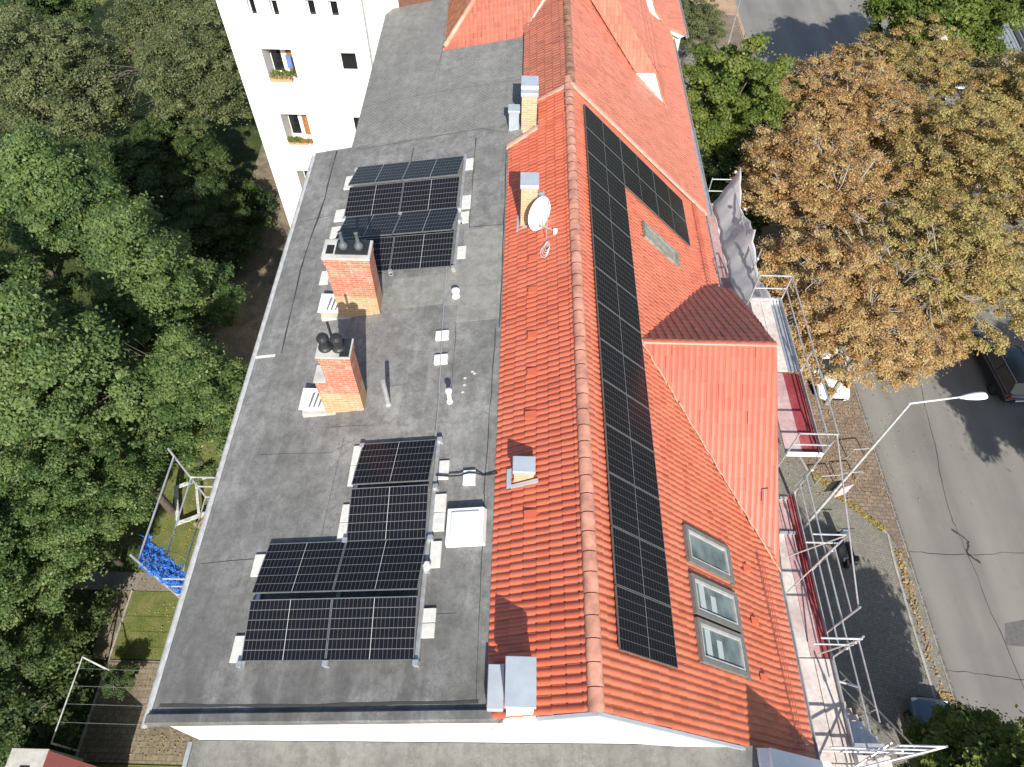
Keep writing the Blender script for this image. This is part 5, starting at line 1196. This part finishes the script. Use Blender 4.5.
bpy.data.objects['parked_car'].rotation_euler = (0, 0, R(-90))
make_car('parked_car', 25.9, 22.9, R(93), 4.75, 1.9, 1.6, CARK, 'black estate car parked in tree shade at right edge')
make_car('parked_car', 27.0, 17.4, R(92), 4.4, 1.82, 1.5, CARW, 'white parked car at right edge, just behind the black one')
make_car('parked_car', 16.5, 4.0, R(86), 4.3, 1.8, 1.48, CARB, 'blue-grey parked car partly hidden under the lower right tree')
# scooter in the shade of the pavement
sct = empty('motor_scooter', (14.9, 12.3, .1)); tag(sct, 'dark motor scooter parked in shade on the setts beneath the scaffold', 'scooter')
Mw = Matrix.Rotation(math.pi/2, 4, 'X')
for yy_ in (0,):
    for dx in (-.6, .6):
        mb = MB(); mb.lathe((14.9, 12.3+dx, .36), [(.12, -.06), (.25, -.06), (.26, 0), (.25, .06), (.12, .06)], 18, M=Matrix.Rotation(math.pi/2, 4, 'Y')); mb.build('wheel', RUB, sct)
mb = MB(); mb.prism([(14.75, 11.7, .4), (14.75, 12.0, .95), (14.75, 12.4, .95), (14.75, 12.45, .45), (14.75, 12.8, .45), (14.75, 12.9, 1.1), (14.75, 13.0, 1.1), (14.75, 13.0, .35), (14.75, 11.8, .3)], (.3, 0, 0)); mb.build('body', CARB, sct, bevel=.04)
mb = MB(); mb.box((14.77, 11.7, .951), (15.03, 12.42, 1.05)); mb.build('seat', DARKGAP, sct, bevel=.03)
mb = MB(); mb.tube((14.55, 12.95, 1.2), (15.25, 12.95, 1.2), .02); mb.tube((14.9, 12.95, 1.05), (14.9, 12.95, 1.2), .02); mb.build('handlebar', DARKM, sct)
mb = MB(); mb.box((14.72, 11.35, .95), (15.08, 11.68, 1.3)); mb.build('top_box', DARKM, sct, bevel=.04)

# ================================================================== STREET LAMP, POSTERS, RACKS
lp = empty('street_lamp', (13.45, 13.42, .1)); tag(lp, 'tall galvanised street lamp with bent arm and white head over the road', 'street lamp')
mb = MB(); mb.tube((13.45, 13.42, .1), (13.45, 13.42, 4), .075, .065, 12); mb.tube((13.45, 13.42, 4), (13.45, 13.42, 10.45), .055, .042, 12); mb.build('pole', plain('lamp_grey', (.66, .67, .67), .4, .2), lp)
mb = MB(); mb.tube((13.45, 13.42, 10.45), (15.15, 13.62, 10.62), .036, .03, 10); mb.build('arm', plain('lamp_grey2', (.68, .69, .69), .4, .2), lp)
mb = MB(); Mh = Matrix.Translation((15.1, 13.6, 10.62))@Matrix.Rotation(R(4), 4, 'Z')@Matrix.Rotation(R(-5), 4, 'Y')
V_ = []; ns = 9
prof = [(0, .05, .035), (.08, .06, .05), (.3, .12, .075), (.6, .16, .085), (.85, .155, .075), (.97, .12, .05), (1.0, .06, .02)]
for (a, w_, h_) in prof:
    for k in range(10): t = 2*math.pi*k/10; V_.append(Mh@Vector((a*.92, w_*math.cos(t), h_*math.sin(t))))
mb.v = [tuple(v) for v in V_]; mb.f = [(i*10+j, i*10+(j+1) % 10, (i+1)*10+(j+1) % 10, (i+1)*10+j) for i in range(len(prof)-1) for j in range(10)]+[tuple(range(10))[::-1], tuple(range(60, 70))]
mb.build('lamp_head', WPAINT, lp, smooth=True)
po = empty('poster_board', (13.45, 13.42, 4.0)); tag(po, 'pair of poster boards strapped round the lamp pole, one dark and one white and pink', 'poster board')
mb = MB(); mb.prism([(13.1, 13.50, 3.6), (13.75, 13.62, 3.6), (13.75, 13.62, 4.5), (13.1, 13.50, 4.5)], (0, .02, 0)); mb.build('poster', DARKM, po)  # board in shade, the shade given as a dark colour
mb = MB(); mb.prism([(13.5, 13.30, 3.55), (14.05, 13.50, 3.55), (14.05, 13.50, 4.35), (13.5, 13.30, 4.35)], (0, -.02, 0)); mb.build('poster', PINK, po)
l2 = empty('street_lamp', (23.5, 40.0, 0)); tag(l2, 'street lamp whose pale head shows above the trees at upper right', 'street lamp')
mb = MB(); mb.tube((23.5, 40, 0), (23.5, 40, 9.6), .06, .045); mb.tube((23.5, 40, 9.6), (23.3, 38.9, 9.8), .04); mb.build('pole', GALV, l2)
mb = MB(); mb.lathe((23.3, 38.6, 9.8), [(.05, -.4), (.2, -.25), (.24, 0), (.2, .3), (.06, .4)], 12, M=Matrix.Rotation(math.pi/2, 4, 'X')@Matrix.Diagonal((1, .5, 1, 1))); mb.build('lamp_head', WPAINT, l2, smooth=True)
l3 = empty('street_lamp', (15.9, 55, 0)); tag(l3, 'thin grey lamp post at the top edge above the yellow-green tree', 'street lamp')
mb = MB(); mb.tube((15.9, 53, 0), (15.9, 53, 8.2), .07, .05); mb.build('pole', GALV, l3)
mb = MB(); mb.tube((15.9, 53, 8.2), (17.3, 53, 8.4), .04); mb.build('arm', GALV, l3)
for (x, y, lab) in ((16.9, 17.2, 'bent steel bicycle rack on the cobbles nearer the road'), (15.0, 15.7, 'bent steel bicycle rack on the cobbles by the lamp pole'), (16.1, 15.9, 'bent steel bicycle rack between the other two on the cobbles')):
    mb = MB(); a, b = Vector((x-.45, y, .1)), Vector((x+.45, y+.1, .1)); u_ = Vector((0, 0, .8)); mb.path([a, a+u_, b+u_, b], .025, 8)
    tag(mb.build('bicycle_rack', GALV), lab, 'bicycle rack', 'bicycle racks on the cobbles')

# ================================================================== GARDEN THINGS
cl = empty('clothes_frame', (-16.3, 5, 0)); tag(cl, 'long white clothes-drying frame with thin lines over the paved yard', 'clothes frame')
mb = MB(); mb.tube((-16.3, 6.52, 2.0), (-16.3, 3.55, 2.0), .026); mb.tube((-16.3, 6.52, 2.0), (-16.3, 6.52, 0), .035); mb.tube((-16.3, 3.55, 2.0), (-16.3, 3.55, 0), .035); mb.tube((-16.3, 6.52, 2.0), (-15.0, 6.05, .1), .024); mb.build('frame', plain('worn_white_paint', (.6, .6, .57), .6, 0, .2), cl)
for k in range(4):
    mb = MB(); y = 6.1-.62*k; mb.tube((-16.3, y, 1.98), (-7.4, y-.05, 1.98), .006, n=4); mb.build('clothes_line', GALV, cl)
mb = MB(); mb.tube((-7.4, 6.4, 2.0), (-7.4, 3.6, 2.0), .035); mb.tube((-7.4, 6.4, 2.0), (-7.4, 6.4, 0), .035); mb.tube((-7.4, 3.6, 2.0), (-7.4, 3.6, 0), .035); mb.build('frame', WPAINT, cl)
sh = empty('garden_shed', (-16, 2, 0)); tag(sh, 'low shed with concrete slab and dark red tiled roof in the lower left corner', 'shed')
mb = MB(); mb.box((-17.3, -1, 0), (-16.0, 3.3, 2.5)); mb.build('concrete_block', CONC, sh); mb = MB(); mb.box((-16.8, 2.55, 2.5), (-16.45, 2.75, 2.53)); mb.build('hatch', DARKGAP, sh)
mb = MB(); mb.prism([(-15.98, 3.25, 2.55), (-14.0, 2.75, 1.9), (-14.0, -1, 1.9), (-15.98, -1, 2.55)], (0, 0, -.06)); mb.build('roof', m_tile('dark_red_tile', (.17, .045, .035), (.15, .045, .038), .7, .4), sh)
mb = MB(); mb.box((-15.98, -1, 0), (-14.2, 2.7, 1.85)); mb.build('wall', BRICK, sh)
# white timber frame and bricks on the lawn under the garden scaffold
wf = empty('window_frame', (-11.2, 13.6, 0)); tag(wf, 'old white window frame lying on the lawn below the garden scaffold', 'window frame')
mb = MB(); Mf = Matrix.Translation((-15.2, 12.7, .25))@Matrix.Rotation(R(20), 4, 'Z')@Matrix.Rotation(R(-8), 4, 'Y')
for (a, b) in (((0, 0, 0), (2.2, .16, .08)), ((0, 1.9, 0), (2.2, 2.06, .08)), ((0, .16, 0), (.16, 1.9, .08)), ((2.04, .16, 0), (2.2, 1.9, .08)), ((1.0, .16, 0), (1.12, 1.9, .07))): mb.box(a, b, Mf)
mb.build('frame', plain('flaking_white_paint', (.55, .56, .54), .7, 0, .25), wf)
wp = MB()
for k in range(12): a = random.uniform(0, 3); wp.box((-.4, -.05, 0), (.4, .05, .05), Matrix.Translation((-13.6+random.uniform(-.6, .6), 12.7+random.uniform(-.5, .5), .05+.03*k))@Matrix.Rotation(a, 4, 'Z'))
tag(wp.build('timber_offcuts', WOODFR), 'small heap of timber offcuts on the lawn beside the white frame', 'timber heap')

# ================================================================== TOP RIGHT YARD
tr_ = empty('sheet_roof_building', (36, 50, 0)); tag(tr_, 'low building with grey corrugated sheet roof in upper right corner', 'building')
mb = MB(); mb.box((33.6, 46, 0), (44, 58, 3.6)); mb.build('wall', CREAM, tr_)
mb = MB(); Mr = Matrix.Translation((33.4, 46, 3.75))@Matrix.Rotation(R(-8), 4, 'Z')
for k in range(40):
    mb.box((k*.28, 0, 0), (k*.28+.16, 13, .05), Mr); mb.box((k*.28+.16, 0, 0), (k*.28+.28, 13, .02), Mr)
mb.build('roof', plain('grey_sheet', (.30, .33, .34), .6, .2), tr_)
mb = MB()
for k in range(3): mb.box((1.6+k*.55, 0, .06), (1.95+k*.55, 13, .12), Mr)
mb.build('roof_strip', plain('dark_sheet', (.05, .045, .05), .5), tr_)
tn = MB(); tn.add([(31.2, 50.6, 3), (32.8, 50.6, 3), (32.8, 52.2, 3), (31.2, 52.2, 3), (32, 51.4, 4.0)], [(0, 1, 4), (1, 2, 4), (2, 3, 4), (3, 0, 4)]); 
for (x, y) in ((31.2, 50.6), (32.8, 50.6), (32.8, 52.2), (31.2, 52.2)): tn.tube((x, y, 0), (x, y, 3), .04)
tag(tn.build('market_tent', WPAINT), 'small white pointed tent roof between green tree and grey sheet roof', 'tent')
tn = MB(); tn.box((30.2, 46.2, 2.2), (31.3, 47.2, 2.3)); tn.tube((30.7, 46.7, 0), (30.7, 46.7, 2.2), .05); tag(tn.build('garden_parasol', plain('pale_cloth', (.6, .66, .68), .8)), 'small pale square parasol beside the grey sheet roof', 'parasol')
# background houses past the frame's right edge so that side views are not empty
